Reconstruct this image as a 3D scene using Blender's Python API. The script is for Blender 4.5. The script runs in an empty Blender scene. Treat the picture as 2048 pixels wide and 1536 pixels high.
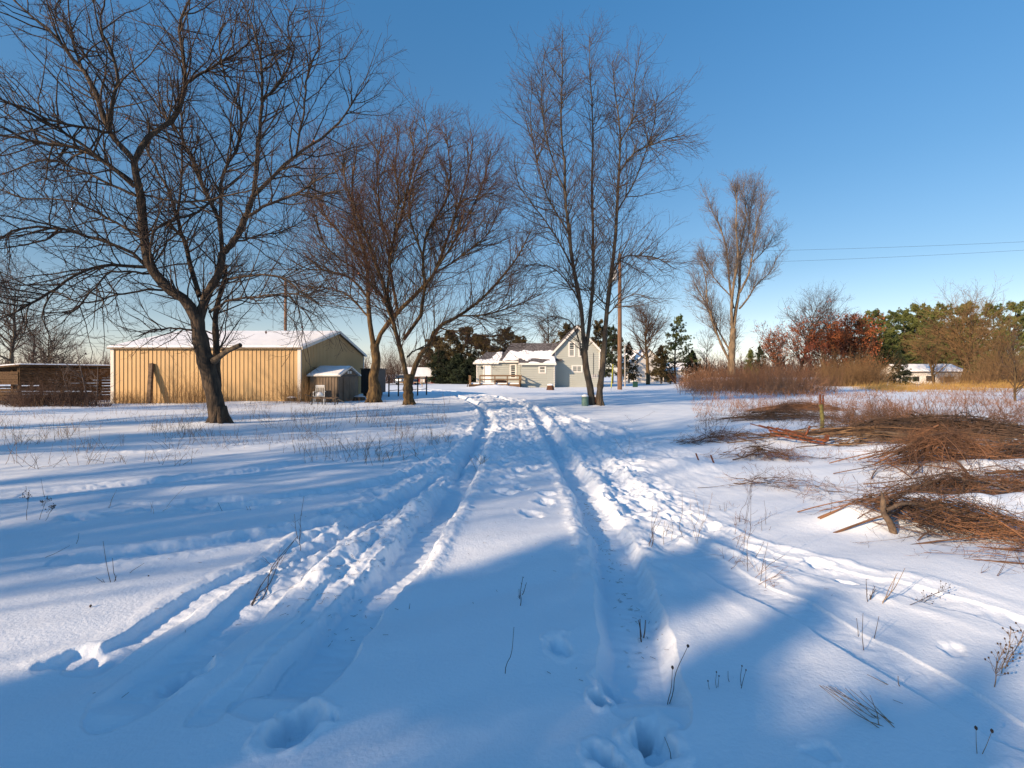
import bpy, math, random
import numpy as np
from mathutils import Vector
R_ = math.radians
scene = bpy.context.scene
COL = scene.collection
# ------------------------------------------------------------------ camera, world, sun
F = 1000.0; HOR = 748.0; CH = 1.6          # focal length (px of the 2048 photo), horizon row, eye height
cam = bpy.data.cameras.new('camera'); camo = bpy.data.objects.new('camera', cam); COL.objects.link(camo)
camo.location = (0, 0, CH); camo.rotation_euler = (R_(90), 0, 0)
cam.sensor_width = 36.0; cam.lens = 36.0*F/2048.0; cam.shift_y = -(768.0-HOR)/2048.0
cam.clip_start = 0.05; cam.clip_end = 6000
scene.camera = camo
SUN_EL = 20.0; SX, SY = -0.78, -0.63       # the sun stands low, behind the camera to the left
w = bpy.data.worlds.new('World'); scene.world = w; w.use_nodes = True
nt = w.node_tree; bg = nt.nodes['Background']
sky = nt.nodes.new('ShaderNodeTexSky'); sky.sky_type = 'NISHITA'; sky.sun_disc = False
sky.sun_elevation = R_(SUN_EL); sky.sun_rotation = math.atan2(SX, SY)
sky.altitude = 300; sky.air_density = 1.0; sky.dust_density = 0.6; sky.ozone_density = 3.5
geo_ = nt.nodes.new('ShaderNodeTexCoord'); sep = nt.nodes.new('ShaderNodeSeparateXYZ'); nt.links.new(geo_.outputs['Generated'], sep.inputs[0])
rmp = nt.nodes.new('ShaderNodeValToRGB'); nt.links.new(sep.outputs[2], rmp.inputs[0])      # deeper blue overhead, whiter towards the horizon
el = rmp.color_ramp.elements; el[0].position = 0.0; el[0].color = (1.30, 1.12, 1.22, 1); el[1].position = .62; el[1].color = (.66, 1.22, 1.36, 1)
e = el.new(.055); e.color = (1.28, 1.08, 1.05, 1); e = el.new(.11); e.color = (1.08, .96, .89, 1); e = el.new(.19); e.color = (.86, .90, .86, 1); e = el.new(.34); e.color = (.74, .98, 1.0, 1)
mx = nt.nodes.new('ShaderNodeMix'); mx.data_type = 'RGBA'; mx.blend_type = 'MULTIPLY'; mx.inputs[0].default_value = 1.0
nt.links.new(sky.outputs[0], mx.inputs[6]); nt.links.new(rmp.outputs[0], mx.inputs[7]); nt.links.new(mx.outputs[2], bg.inputs[0]); bg.inputs[1].default_value = 0.099
sun = bpy.data.lights.new('sun', 'SUN'); suno = bpy.data.objects.new('sun', sun); COL.objects.link(suno)
sun.energy = 4.8; sun.angle = R_(0.8); sun.color = (1.0, 0.72, 0.47)
sd = Vector((SX*math.cos(R_(SUN_EL)), SY*math.cos(R_(SUN_EL)), math.sin(R_(SUN_EL))))
suno.rotation_euler = sd.to_track_quat('Z', 'Y').to_euler(); suno.location = (-40, -30, 30)
scene.view_settings.view_transform = 'Standard'; scene.view_settings.look = 'None'
scene.view_settings.exposure = 0.67; scene.view_settings.gamma = 1.0
scene.cycles.max_bounces = 6; scene.cycles.diffuse_bounces = 3
# ------------------------------------------------------------------ maths helpers
def GP(px, py, z=0.0):                      # point of the ground seen at a photo pixel
    Y = (CH-z)*F/(py-HOR); return np.array([(px-1024)/F*Y, Y, z])
def AT(px, py, Y):                          # point at depth Y seen at a photo pixel
    return np.array([(px-1024)/F*Y, Y, CH-(py-HOR)/F*Y])
def nrm(a): return a/np.maximum(np.linalg.norm(a, axis=-1, keepdims=True), 1e-9)
def _h(ix, iy, s):
    n = (ix.astype(np.int64)*374761393 + iy.astype(np.int64)*668265263 + s*1442695041) & 0x7fffffff
    n = ((n ^ (n >> 13))*1274126177) & 0x7fffffff
    return ((n ^ (n >> 16)) & 0xffff)/65535.0
def noise(x, y, s=0):                       # gradient noise, about -0.7..0.7
    xi = np.floor(x); yi = np.floor(y); fx = x-xi; fy = y-yi
    u = fx*fx*fx*(fx*(fx*6-15)+10); v = fy*fy*fy*(fy*(fy*6-15)+10)
    def g(ox, oy):
        a = _h(xi+ox, yi+oy, s)*2*np.pi; return np.cos(a)*(fx-ox)+np.sin(a)*(fy-oy)
    return (g(0, 0)*(1-u)+g(1, 0)*u)*(1-v)+(g(0, 1)*(1-u)+g(1, 1)*u)*v
def fbm(x, y, o=3, s=0):
    r = 0; a = 1.0; f = 1.0
    for k in range(o): r = r+a*noise(x*f, y*f, s+k*7); a *= .5; f *= 2.03
    return r
def sst(a, b, x): t = np.clip((x-a)/(b-a), 0, 1); return t*t*(3-2*t)
# ------------------------------------------------------------------ mesh helpers
def mesh_np(name, V, Fq, mat, parent=None, smooth=True):
    me = bpy.data.meshes.new(name); k = Fq.shape[1]
    me.vertices.add(len(V)); me.vertices.foreach_set('co', np.ascontiguousarray(V, dtype=np.float32).ravel())
    me.loops.add(len(Fq)*k); me.loops.foreach_set('vertex_index', np.ascontiguousarray(Fq, dtype=np.int32).ravel())
    me.polygons.add(len(Fq)); me.polygons.foreach_set('loop_start', np.arange(len(Fq), dtype=np.int32)*k)
    me.polygons.foreach_set('use_smooth', np.full(len(Fq), smooth))
    me.update(calc_edges=True)
    if mat: me.materials.append(mat)
    o = bpy.data.objects.new(name, me); COL.objects.link(o)
    if parent: o.parent = parent
    return o
class NB:                                   # batches of quads (numpy)
    def __init__(s): s.V = []; s.Q = []; s.n = 0
    def add(s, V, Q): s.V.append(V.reshape(-1, 3)); s.Q.append(Q.reshape(-1, 4)+s.n); s.n += len(s.V[-1])
    def tubes(s, P, R, sides=3):            # P (N,K,3), R (N,K)
        N, K, _ = P.shape
        T = np.empty_like(P); T[:, 1:-1] = P[:, 2:]-P[:, :-2]; T[:, 0] = P[:, 1]-P[:, 0]; T[:, -1] = P[:, -1]-P[:, -2]
        T = nrm(T); m = nrm(P[:, -1]-P[:, 0])
        ref = np.where(np.abs(m[:, 2:3]) < .8, np.array([[0, 0, 1.]]), np.array([[1., 0.2, 0]]))
        U = nrm(np.cross(T, np.broadcast_to(ref[:, None, :], T.shape))); W = np.cross(T, U)
        a = np.arange(sides)*2*np.pi/sides
        V = P[:, :, None, :]+R[:, :, None, None]*(np.cos(a)[None, None, :, None]*U[:, :, None, :]+np.sin(a)[None, None, :, None]*W[:, :, None, :])
        i = np.arange(N)[:, None, None]*(K*sides); k = np.arange(K-1)[None, :, None]*sides; j = np.arange(sides)[None, None, :]; j2 = (j+1) % sides
        Q = np.stack([i+k+j, i+k+j2, i+k+sides+j2, i+k+sides+j], -1)
        s.add(V, Q)
    def blades(s, C, D, wd, rng, flat=None):         # diamond faces from C along D, width wd
        S = nrm(np.cross(D, rng.normal(size=D.shape) if flat is None else flat))
        mid = C+D*.45
        V = np.stack([C, mid+S*wd[:, None]*.5, C+D, mid-S*wd[:, None]*.5], 1)
        s.add(V, np.arange(len(C)*4).reshape(-1, 4))
    def build(s, name, mat, parent=None, smooth=True):
        if not s.V: return None
        return mesh_np(name, np.concatenate(s.V), np.concatenate(s.Q), mat, parent, smooth)
class MB:                                   # small hard-surface pieces
    def __init__(s): s.v = []; s.f = []
    def box(s, x0, x1, y0, y1, z0, z1):
        n = len(s.v); s.v += [(x0,y0,z0),(x1,y0,z0),(x1,y1,z0),(x0,y1,z0),(x0,y0,z1),(x1,y0,z1),(x1,y1,z1),(x0,y1,z1)]
        s.f += [(n,n+3,n+2,n+1),(n+4,n+5,n+6,n+7),(n,n+1,n+5,n+4),(n+1,n+2,n+6,n+5),(n+2,n+3,n+7,n+6),(n+3,n,n+4,n+7)]; return s
    def beam(s, a, b, w_, h_, up=(0, 0, 1)):
        a = Vector(a); b = Vector(b); d = (b-a).normalized(); u = Vector(up)
        if abs(d.dot(u)) > .95: u = Vector((0, 1, 0))
        x = d.cross(u).normalized(); y = x.cross(d); n = len(s.v)
        for p in (a, b):
            for i, j in ((-1,-1),(1,-1),(1,1),(-1,1)): s.v.append(tuple(p+x*i*w_/2+y*j*h_/2))
        s.f += [(n+3,n+2,n+1,n),(n+4,n+5,n+6,n+7)]+[(n+i, n+(i+1)%4, n+4+(i+1)%4, n+4+i) for i in range(4)]; return s
    def poly(s, pts): n = len(s.v); s.v += [tuple(p) for p in pts]; s.f.append(tuple(range(n, n+len(pts)))); return s
    def prism(s, poly, axis, a, b):         # polygon extruded along an axis
        n = len(s.v); k = len(poly)
        for c in (a, b):
            for p, q in poly: s.v.append((c, p, q) if axis == 'x' else (p, c, q) if axis == 'y' else (p, q, c))
        s.f += [tuple(range(n+k-1, n-1, -1)), tuple(range(n+k, n+2*k))]+[(n+i, n+(i+1)%k, n+k+(i+1)%k, n+k+i) for i in range(k)]; return s
    def lathe(s, c, prof, n_=14, axis='z'):
        n = len(s.v); k = len(prof)
        for r, h in prof:
            for i in range(n_):
                a = 2*math.pi*i/n_; p = (r*math.cos(a), r*math.sin(a), h)
                if axis == 'x': p = (p[2], p[0], p[1])
                if axis == 'y': p = (p[0], p[2], p[1])
                s.v.append((c[0]+p[0], c[1]+p[1], c[2]+p[2]))
        for j in range(k-1):
            for i in range(n_): s.f.append((n+j*n_+i, n+j*n_+(i+1)%n_, n+(j+1)*n_+(i+1)%n_, n+(j+1)*n_+i))
        s.f += [tuple(range(n+n_-1, n-1, -1)), tuple(range(n+(k-1)*n_, n+k*n_))]; return s
    def tube(s, pts, r, n_=6):
        for a, b in zip(pts[:-1], pts[1:]):
            a = Vector(a); b = Vector(b); d = (b-a).normalized(); u = Vector((0,0,1)) if abs(d.z) < .9 else Vector((1,0,0))
            x = d.cross(u).normalized(); y = x.cross(d); n = len(s.v)
            for p in (a, b):
                for i in range(n_): t = 2*math.pi*i/n_; s.v.append(tuple(p+(x*math.cos(t)+y*math.sin(t))*r))
            s.f += [tuple(range(n+n_-1, n-1, -1)), tuple(range(n+n_, n+2*n_))]+[(n+i, n+(i+1)%n_, n+n_+(i+1)%n_, n+n_+i) for i in range(n_)]
        return s
    def build(s, name, mat, parent=None, bevel=0, smooth=False):
        me = bpy.data.meshes.new(name); me.from_pydata(s.v, [], s.f); me.materials.append(mat)
        import bmesh
        bm = bmesh.new(); bm.from_mesh(me); bmesh.ops.recalc_face_normals(bm, faces=bm.faces[:])
        if bevel: bmesh.ops.bevel(bm, geom=bm.edges[:], offset=bevel, segments=2, affect='EDGES', clamp_overlap=True)
        bm.to_mesh(me); bm.free()
        if smooth: me.polygons.foreach_set('use_smooth', [True]*len(me.polygons))
        o = bpy.data.objects.new(name, me); COL.objects.link(o)
        if parent: o.parent = parent
        return o
def tag(o, label=None, cat=None, group=None, kind=None):
    if label: o['label'] = label
    if cat: o['category'] = cat
    if group: o['group'] = group
    if kind: o['kind'] = kind
    return o
def thing(name, label, cat, loc=(0, 0, 0), rz=0, group=None):
    o = bpy.data.objects.new(name, None); COL.objects.link(o); o.location = loc; o.rotation_euler = (0, 0, rz); o.empty_display_size = .2
    return tag(o, label, cat, group)
def dup(root, loc, rz, sc, label):
    r = root.copy(); COL.objects.link(r); r.location = loc; r.rotation_euler = (0, 0, rz); r.scale = sc; r['label'] = label
    for ch in list(root.children):
        c = ch.copy(); COL.objects.link(c); c.parent = r
        for g in ch.children: d = g.copy(); COL.objects.link(d); d.parent = c
    return r
# ------------------------------------------------------------------ materials
def mat(name, col, rough=.8, var=.0, scale=6., col2=None, bump=0., bscale=30., metal=0., spec=.3, stretch=(1, 1, 1), detail=4):
    m = bpy.data.materials.new(name); m.use_nodes = True; n = m.node_tree; b = n.nodes['Principled BSDF']
    b.inputs['Base Color'].default_value = (*col, 1); b.inputs['Roughness'].default_value = rough; b.inputs['Metallic'].default_value = metal
    b.inputs['Specular IOR Level'].default_value = spec
    tc = n.nodes.new('ShaderNodeTexCoord'); mp = n.nodes.new('ShaderNodeMapping'); mp.inputs['Scale'].default_value = stretch
    n.links.new(tc.outputs['Object'], mp.inputs[0])
    if col2 or var:
        c2 = col2 or tuple(c*(1-var) for c in col)
        t = n.nodes.new('ShaderNodeTexNoise'); t.inputs['Scale'].default_value = scale; t.inputs['Detail'].default_value = detail
        n.links.new(mp.outputs[0], t.inputs['Vector'])
        r = n.nodes.new('ShaderNodeValToRGB'); r.color_ramp.elements[0].position = .38; r.color_ramp.elements[1].position = .64
        r.color_ramp.elements[0].color = (*c2, 1); r.color_ramp.elements[1].color = (*col, 1)
        n.links.new(t.outputs[0], r.inputs[0]); n.links.new(r.outputs[0], b.inputs['Base Color'])
    if bump:
        t = n.nodes.new('ShaderNodeTexNoise'); t.inputs['Scale'].default_value = bscale; t.inputs['Detail'].default_value = 6
        n.links.new(mp.outputs[0], t.inputs['Vector'])
        bp = n.nodes.new('ShaderNodeBump'); bp.inputs['Strength'].default_value = bump; bp.inputs['Distance'].default_value = .05
        n.links.new(t.outputs[0], bp.inputs['Height']); n.links.new(bp.outputs[0], b.inputs['Normal'])
    return m
def M_snow(name, fine=True):
    m = bpy.data.materials.new(name); m.use_nodes = True; n = m.node_tree; b = n.nodes['Principled BSDF']
    b.inputs['Roughness'].default_value = .6; b.inputs['Specular IOR Level'].default_value = .25
    b.inputs['Base Color'].default_value = (.76, .83, .90, 1)
    if fine:
        geo = n.nodes.new('ShaderNodeNewGeometry')
        h = None
        for sc_, amt, det in ((9, .35, 4), (48, .22, 4), (260, .09, 3)):
            t = n.nodes.new('ShaderNodeTexNoise'); t.inputs['Scale'].default_value = sc_; t.inputs['Detail'].default_value = det
            n.links.new(geo.outputs['Position'], t.inputs['Vector'])
            mu = n.nodes.new('ShaderNodeMath'); mu.operation = 'MULTIPLY'; mu.inputs[1].default_value = amt; n.links.new(t.outputs[0], mu.inputs[0])
            if h is None: h = mu
            else:
                ad = n.nodes.new('ShaderNodeMath'); n.links.new(h.outputs[0], ad.inputs[0]); n.links.new(mu.outputs[0], ad.inputs[1]); h = ad
        bp = n.nodes.new('ShaderNodeBump'); bp.inputs['Strength'].default_value = .40; bp.inputs['Distance'].default_value = .05
        n.links.new(h.outputs[0], bp.inputs['Height']); n.links.new(bp.outputs[0], b.inputs['Normal'])
        # dirt and flattened grass showing where the wheels wore the snow down (attribute), broken up by noise
        at = n.nodes.new('ShaderNodeAttribute'); at.attribute_name = 'dirt'
        t = n.nodes.new('ShaderNodeTexNoise'); t.inputs['Scale'].default_value = 14; t.inputs['Detail'].default_value = 8
        n.links.new(geo.outputs['Position'], t.inputs['Vector'])
        ad = n.nodes.new('ShaderNodeMath'); ad.operation = 'MULTIPLY'; n.links.new(t.outputs[0], ad.inputs[0]); n.links.new(at.outputs['Fac'], ad.inputs[1])
        r = n.nodes.new('ShaderNodeValToRGB'); r.color_ramp.elements[0].position = .50; r.color_ramp.elements[1].position = .66
        r.color_ramp.elements[0].color = (.76, .83, .90, 1); r.color_ramp.elements[1].color = (.16, .13, .09, 1)
        n.links.new(ad.outputs[0], r.inputs[0]); n.links.new(r.outputs[0], b.inputs['Base Color'])
    return m
MSNOW = M_snow('snow'); MSNOW2 = mat('roof_snow', (.84, .86, .88), .6, bump=.3, bscale=8)
MBARK1 = mat('bark_dark', (.085, .062, .042), .9, col2=(.032, .025, .02), scale=9, bump=1.0, bscale=16, stretch=(1, 1, .25))
MBARK2 = mat('bark_lichen', (.14, .092, .040), .9, col2=(.038, .027, .017), scale=9, bump=1.0, bscale=18, stretch=(1, 1, .3))
MBARK3 = mat('bark_grey', (.105, .085, .06), .9, col2=(.045, .036, .028), scale=7, bump=.8, bscale=18, stretch=(1, 1, .3))
MBARK4 = mat('bark_pale', (.22, .165, .105), .9, col2=(.10, .075, .05), scale=3, bump=.5, bscale=10, stretch=(1, 1, .3))
MTW1 = mat('twigs_dark', (.05, .035, .03), .9)
MTW2 = mat('twigs_red', (.095, .045, .032), .9, col2=(.055, .032, .026), scale=.6)
MTW3 = mat('twigs_brown', (.085, .05, .038), .9, col2=(.05, .035, .03), scale=.5)
MTW4 = mat('twigs_pale', (.13, .105, .095), .9)
MTW5 = mat('twigs_tan', (.27, .165, .075), .9, col2=(.16, .095, .045), scale=.3)
# ------------------------------------------------------------------ branching
def catmull(P, n):
    P = np.asarray(P, float); Q = np.vstack([2*P[0]-P[1], P, 2*P[-1]-P[-2]]); out = []
    L = np.concatenate([[0], np.cumsum(np.linalg.norm(np.diff(P[:, :3], axis=0), axis=1))]); L /= L[-1]
    for t in np.linspace(0, 1, n):
        i = min(np.searchsorted(L, t, 'right')-1, len(P)-2); u = (t-L[i])/max(L[i+1]-L[i], 1e-9)
        a, b, c, d = Q[i:i+4]
        out.append(.5*((2*b)+(c-a)*u+(2*a-5*b+4*c-d)*u*u+(3*b-a-3*c+d)*u**3))
    return np.array(out)
def grow(S, D, L, r0, r1, K, rng, jit=.18, up=.04):
    N = len(S); P = np.empty((N, K, 3)); P[:, 0] = S; d = nrm(D); st = (L/(K-1))[:, None]
    for k in range(1, K):
        d = nrm(d+rng.normal(size=d.shape)*jit+np.array([0, 0, up])); P[:, k] = P[:, k-1]+d*st
    t = np.linspace(0, 1, K)[None, :]; R = r0[:, None]*(1-t)+r1*t
    return P, R
def kids(P, R, n, rng, tr=(.15, 1.), ang=(28, 60), L=1., lv=.4, tfall=.55, K=5, r1=.004, rr=.65, rmax=.02, jit=.18, up=.04, bias=None):
    """n children spread over the branches of the batch, more on the longer ones"""
    N, Kp, _ = P.shape; seg = np.linalg.norm(np.diff(P, axis=1), axis=2).sum(1)
    idx = rng.choice(N, size=n, p=seg/seg.sum()); t = rng.uniform(tr[0], tr[1], n)*(Kp-1.001); k = t.astype(int); f = (t-k)[:, None]
    a = P[idx, k]; b = P[idx, k+1]; S = a*(1-f)+b*f; T = nrm(b-a); r = R[idx, k]*(1-f[:, 0])+R[idx, k+1]*f[:, 0]
    q = rng.normal(size=(n, 3)); q = nrm(q-T*(q*T).sum(1, keepdims=True))
    if bias is not None: q = nrm(q+np.asarray(bias)); q = nrm(q-T*(q*T).sum(1, keepdims=True))
    A = np.radians(rng.uniform(ang[0], ang[1], n))[:, None]; D = T*np.cos(A)+q*np.sin(A)
    LL = L*(1-tfall*t/(Kp-1))*np.exp(rng.normal(size=n)*lv*.6)
    LL = np.minimum(LL, seg[idx]*.9+.1)
    r0 = np.minimum(np.minimum(r*rr, rmax), np.maximum(LL*.016, r1*1.3))
    return grow(S, D, LL, r0, r1, K, rng, jit, up)
def limb(nb, pts, radii, Y, dY, n=14, sides=8, rng=None, wob=.0):
    """a limb traced in the photo at pixels pts, standing at depth Y and leaning dY in depth over its length"""
    m = len(pts); P = np.array([list(AT(x, y, Y+dY*i/max(m-1, 1)))+[r] for i, ((x, y), r) in enumerate(zip(pts, radii))])
    C = catmull(P, n)
    if wob and rng is not None: C[1:-1, :3] += rng.normal(size=(n-2, 3))*wob
    kk = np.arange(n); p = C[None, :, :3]; r = np.maximum(C[None, :, 3], .006)*(1+(.07*np.sin(kk*2.3+pts[0][0])+.05*np.sin(kk*4.1+pts[0][1])) if radii[0] > .06 else 1)[None] if radii[0] > .06 else np.maximum(C[None, :, 3], .006); nb.tubes(p, r, sides); return p, r
def cat2(L): return np.concatenate([l[0] for l in L]), np.concatenate([l[1] for l in L])
# ------------------------------------------------------------------ snow field
def pdist(x, y, pl):
    """distance to a polyline, signed side, and distance along it"""
    best = np.full(x.shape, 1e9); side = np.zeros(x.shape); along = np.zeros(x.shape); acc = 0.0
    for (x0, y0), (x1, y1) in zip(pl[:-1], pl[1:]):
        dx, dy = x1-x0, y1-y0; l = math.hypot(dx, dy); t = np.clip(((x-x0)*dx+(y-y0)*dy)/(l*l), 0, 1)
        ex = x-x0-t*dx; ey = y-y0-t*dy; d = np.hypot(ex, ey); m = d < best
        best = np.where(m, d, best); side = np.where(m, np.sign(dx*ey-dy*ex), side); along = np.where(m, acc+t*l, along); acc += l
    return best, side, along, acc
def sm(pl, n=26): return [tuple(p) for p in catmull(np.array(pl, float), n)]
RUTL = sm([(-1.16, 2.45), (-1.07, 2.75), (-.98, 3.7), (-.89, 5.1), (-.80, 7.5), (-.80, 11.3), (-.98, 19.5), (-2.7, 31), (-6.5, 43), (-12, 54)])
RUTR = sm([(.66, 2.42), (.77, 2.9), (.89, 3.9), (.99, 5.7), (1.02, 9.3), (.98, 15.7), (.80, 24), (-1.0, 34), (-5.5, 46), (-11, 56)])
RUTS = [(RUTL, .17, .15, .08), (RUTR, .17, .16, .08),
 (sm([(-1.84, 2.3), (-1.80, 3.3), (-1.74, 4.2), (-1.38, 6.3), (-1.05, 8.8), (-.9, 13)]), .13, .11, .07),
 (sm([(-2.26, 2.6), (-2.2, 3.3), (-2.0, 4.2), (-1.5, 6.2), (-1.2, 7.4)]), .10, .08, .06),
 (sm([(-1.42, 2.2), (-1.36, 3.0), (-1.28, 4.0), (-1.15, 5.2)]), .08, .05, .05),
 (sm([(-.85, 10.8), (-1.4, 8.7), (-2.4, 6.9), (-3.9, 6.25), (-5.2, 6.1)]), .15, .085, .07),
 (sm([(-.8, 13.5), (-2.2, 10.9), (-3.6, 9.3), (-4.8, 7.8), (-6.8, 6.4)]), .16, .07, .08),
 (sm([(-1.2, 6.4), (-2.1, 5.2), (-3.1, 4.6), (-4.4, 4.2)]), .13, .05, .07),
 (sm([(-.9, 17), (-3.2, 13.5), (-5.5, 11.5), (-9, 10)]), .22, .07, .10),
 (sm([(-1.0, 24), (-2.6, 21), (-5.5, 18.5), (-9.5, 17)]), .25, .07, .12),
 (sm([(1.5, 5.6), (1.55, 9), (1.65, 15), (1.5, 22), (.4, 32)]), .18, .08, .08),
 (sm([(1.75, 9.5), (1.62, 7.6), (1.75, 6.6), (1.95, 5.2), (2.25, 4.5), (2.75, 3.9), (3.3, 3.3), (3.9, 2.7), (4.3, 2.2)]), .10, .045, .11),
 (sm([(1.45, 5.0), (1.75, 3.9), (2.0, 3.2), (2.15, 2.7), (2.35, 2.2), (2.5, 1.8)]), .12, .055, .14),
 (sm([(2.9, 13), (2.2, 18), (1.2, 26), (-.6, 34)]), .20, .07, .10)]
FOOT = []
_r = np.random.default_rng(5)
def trail(pl, step, jit, rad, dep, wide=.14):
    pl = catmull(np.array(pl, float), 200); L = np.concatenate([[0], np.cumsum(np.hypot(*np.diff(pl, axis=0).T))]); s = .1; k = 0
    while s < L[-1]:
        i = np.searchsorted(L, s); i = min(max(i, 1), 199); t = pl[i]-pl[i-1]; t /= np.hypot(*t); nn = np.array([-t[1], t[0]])
        p = pl[i]+nn*wide*(1 if k % 2 else -1)+_r.normal(size=2)*jit
        FOOT.append((p[0], p[1], math.atan2(t[1], t[0])+_r.normal()*.25, rad*_r.uniform(.8, 1.25), dep*_r.uniform(.6, 1.2))); s += step*_r.uniform(.75, 1.3); k += 1
trail([(2.9, 13.5), (1.9, 9.5), (1.62, 7.6), (1.75, 6.6), (1.95, 5.2), (2.25, 4.5), (2.75, 3.9)], .30, .03, .07, .045)

trail([(1.5, 10.5), (1.45, 8), (1.3, 6.4), (1.35, 5.2), (1.28, 4.4)], .42, .08, .08, .04)
trail([(.42, 3.0), (.50, 2.5), (.46, 2.15), (.5, 1.7)], .20, .04, .055, .09, .07)

trail([(-3.6, 4.35), (-2.9, 4.75), (-2.3, 5.2), (-1.9, 6.2)], .30, .04, .085, .07)
trail([(-5.0, 5.7), (-3.6, 5.9), (-2.5, 6.6), (-1.7, 8.2)], .5, .15, .12, .07)
trail([(-.3, 14), (-.1, 9.5), (.2, 7), (.45, 5.6)], .40, .14, .10, .05)
trail([(.4, 13), (.6, 10), (.3, 8), (-.2, 6.4)], .40, .14, .10, .05)
trail([(2.5, 18), (2.0, 14), (2.6, 11.5), (1.9, 9)], .35, .22, .11, .08)
trail([(3.6, 15), (2.9, 12.5), (2.3, 10), (2.1, 8)], .35, .22, .11, .08)
FOOT += [(-.99, 2.26, 1.0, .085, .12), (-.86, 2.33, .6, .04, .03), (-1.7, 2.62, 1.2, .08, .08), (-2.4, 2.75, .6, .10, .05), (.62, 2.2, 1.4, .09, .10), (2.05, 2.05, .4, .06, .02), (1.3, 2.12, .3, .05, .012), (2.62, 2.95, .7, .06, .02)]
MOUND = [(8.6, 11.6, 3.6, 1.0, .18), (7.6, 7.9, 1.5, .6, .20), (6.6, 6.0, .9, .35, .24), (4.9, 5.75, .9, .3, .26), (3.75, 5.45, .45, .25, .16), (6.8, 5.2, 1.2, .4, .22), (8.9, 7.4, .8, .4, .3), (8.0, 10.0, 1.5, .4, .15), (2.9, 8.6, .8, .5, .14), (4.0, 4.0, .9, .5, .06),
         (-9.4, 15.7, .9, .9, .10), (-5.05, 25.2, .9, .9, .1), (4.1, 25.2, 1.2, .9, .1), (-2, 56.5, 3.0, 1.2, .35), (-14, 27.0, 5, .8, .10), (3.2, 10.8, .7, .5, .12)]
def H(x, y, full=False):
    x = np.asarray(x, float); y = np.asarray(y, float); r = np.hypot(x, y)
    near = 1-sst(70, 140, r)
    # wind drift, long waves along the wind
    u = x*.86+y*.5; v = -x*.5+y*.86
    h = (.085*noise(x*.16, y*.16, 1)+.05*noise(u*.22, v*.8, 2))*near + .028*noise(u*1.0, v*3.0, 3)*(1-sst(25, 50, r))
    h = h-.03*sst(0, 2, r)*0
    dirt = np.zeros_like(h)
    wx = x+.05*noise(x*1.6, y*1.6, 11)+.025*noise(x*5.5, y*5.5, 12); wy = y+.05*noise(x*1.6, y*1.6, 13)+.025*noise(x*5.5, y*5.5, 14)
    for i, (pl, hw, dep, wall) in enumerate(RUTS):
        xs = [p[0] for p in pl]; ys = [p[1] for p in pl]
        m = (x > min(xs)-1.2) & (x < max(xs)+1.2) & (y > min(ys)-1.2) & (y < max(ys)+1.2)
        if not m.any(): continue
        d, sgn, al, tot = pdist(wx[m], wy[m], pl)
        d = d+(.035*noise(x[m]*9, y[m]*9, 15+i)+.02*noise(x[m]*24, y[m]*24, 16+i)+.05*noise(al*1.7, sgn*2+i, 17+i))*sst(2.6, 4.5, y[m])
        endf = sst(0, .35, al+.1)*(1-sst(tot-1.2, tot, al)*.9)
        fl = dep*(1.2 if i == 0 else 1.0 if i == 1 else .72 if i < 5 else .65)*(.75+.5*noise(al*.9, al*0+i, 20))
        k = fl*(1-sst(hw-wall*.5, hw+wall*.9, d))*endf
        rim = .035*np.exp(-((d-hw-wall*1.7)/.07)**2)*(.5+1.3*np.abs(noise(x[m]*4, y[m]*4, 31)))*endf*sst(2.5, 5, y[m])
        base = h[m]; h[m] = np.where(k > .01, np.minimum(base, base-k), base)+rim+.010*noise(al*16, sgn*d*8, 33)*(k > fl*.8)
        if i == 1:
            dd, _, _, _ = pdist(x[m], y[m], pl)
            dirt[m] = np.maximum(dirt[m], .86*(1-sst(.04, .15, dd))*sst(2.5, 3.0, y[m])*(1-sst(7, 12, y[m])))
        if i == 0: 
            dd, _, _, _ = pdist(x[m], y[m], pl)
            dirt[m] = np.maximum(dirt[m], .62*(1-sst(.05, .20, dd))*sst(3, 5, y[m])*(1-sst(7, 12, y[m])))
    for fx, fy, fa, fr, fd in FOOT:
        m = (np.abs(x-fx) < .5) & (np.abs(y-fy) < .5)
        if not m.any(): continue
        ex = x[m]-fx+.05*noise(x[m]*8, y[m]*8, 41)+.02*noise(x[m]*22, y[m]*22, 44); ey = y[m]-fy+.05*noise(x[m]*8, y[m]*8, 42)+.02*noise(x[m]*22, y[m]*22, 45); a = ex*math.cos(fa)+ey*math.sin(fa); b = -ex*math.sin(fa)+ey*math.cos(fa)
        d = np.sqrt((a/1.5)**2+b**2)/fr
        h[m] += -fd*(1-sst(.55, 1.15, d))+.10*fd*np.exp(-((d-1.35)/.25)**2)*(1+2*noise(x[m]*12, y[m]*12, 43))
    for mx, my, rx, ry, mh in MOUND:
        m = (np.abs(x-mx) < rx*3) & (np.abs(y-my) < ry*3)
        if m.any(): h[m] += mh*np.exp(-((x[m]-mx)/rx)**2-((y[m]-my)/ry)**2)*(1+.3*noise(x[m]*2, y[m]*2, 50))
    # churned snow: between and beside the ruts, further off and to the right of the right rut
    xc = np.interp(y, [0, 20, 31, 43, 55], [0, 0, -1.6, -5.9, -11.5])
    ch = np.exp(-((x-xc-.2)/1.9)**4)*sst(6.5, 12, y)*(1-sst(48, 56, y))*.9
    ch = np.maximum(ch, np.exp(-((x-1.75)/.55)**2)*sst(4.2, 6.5, y)*(1-sst(22, 30, y))*.75)
    ch = np.maximum(ch, np.exp(-((x+1.55)/.45)**2)*sst(3.2, 4.5, y)*(1-sst(9, 12, y))*.7)
    ch = np.maximum(ch, np.exp(-((x-2.9)/1.0)**2-((y-13)/4)**2)*.5)
    m = ch > .02
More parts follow.
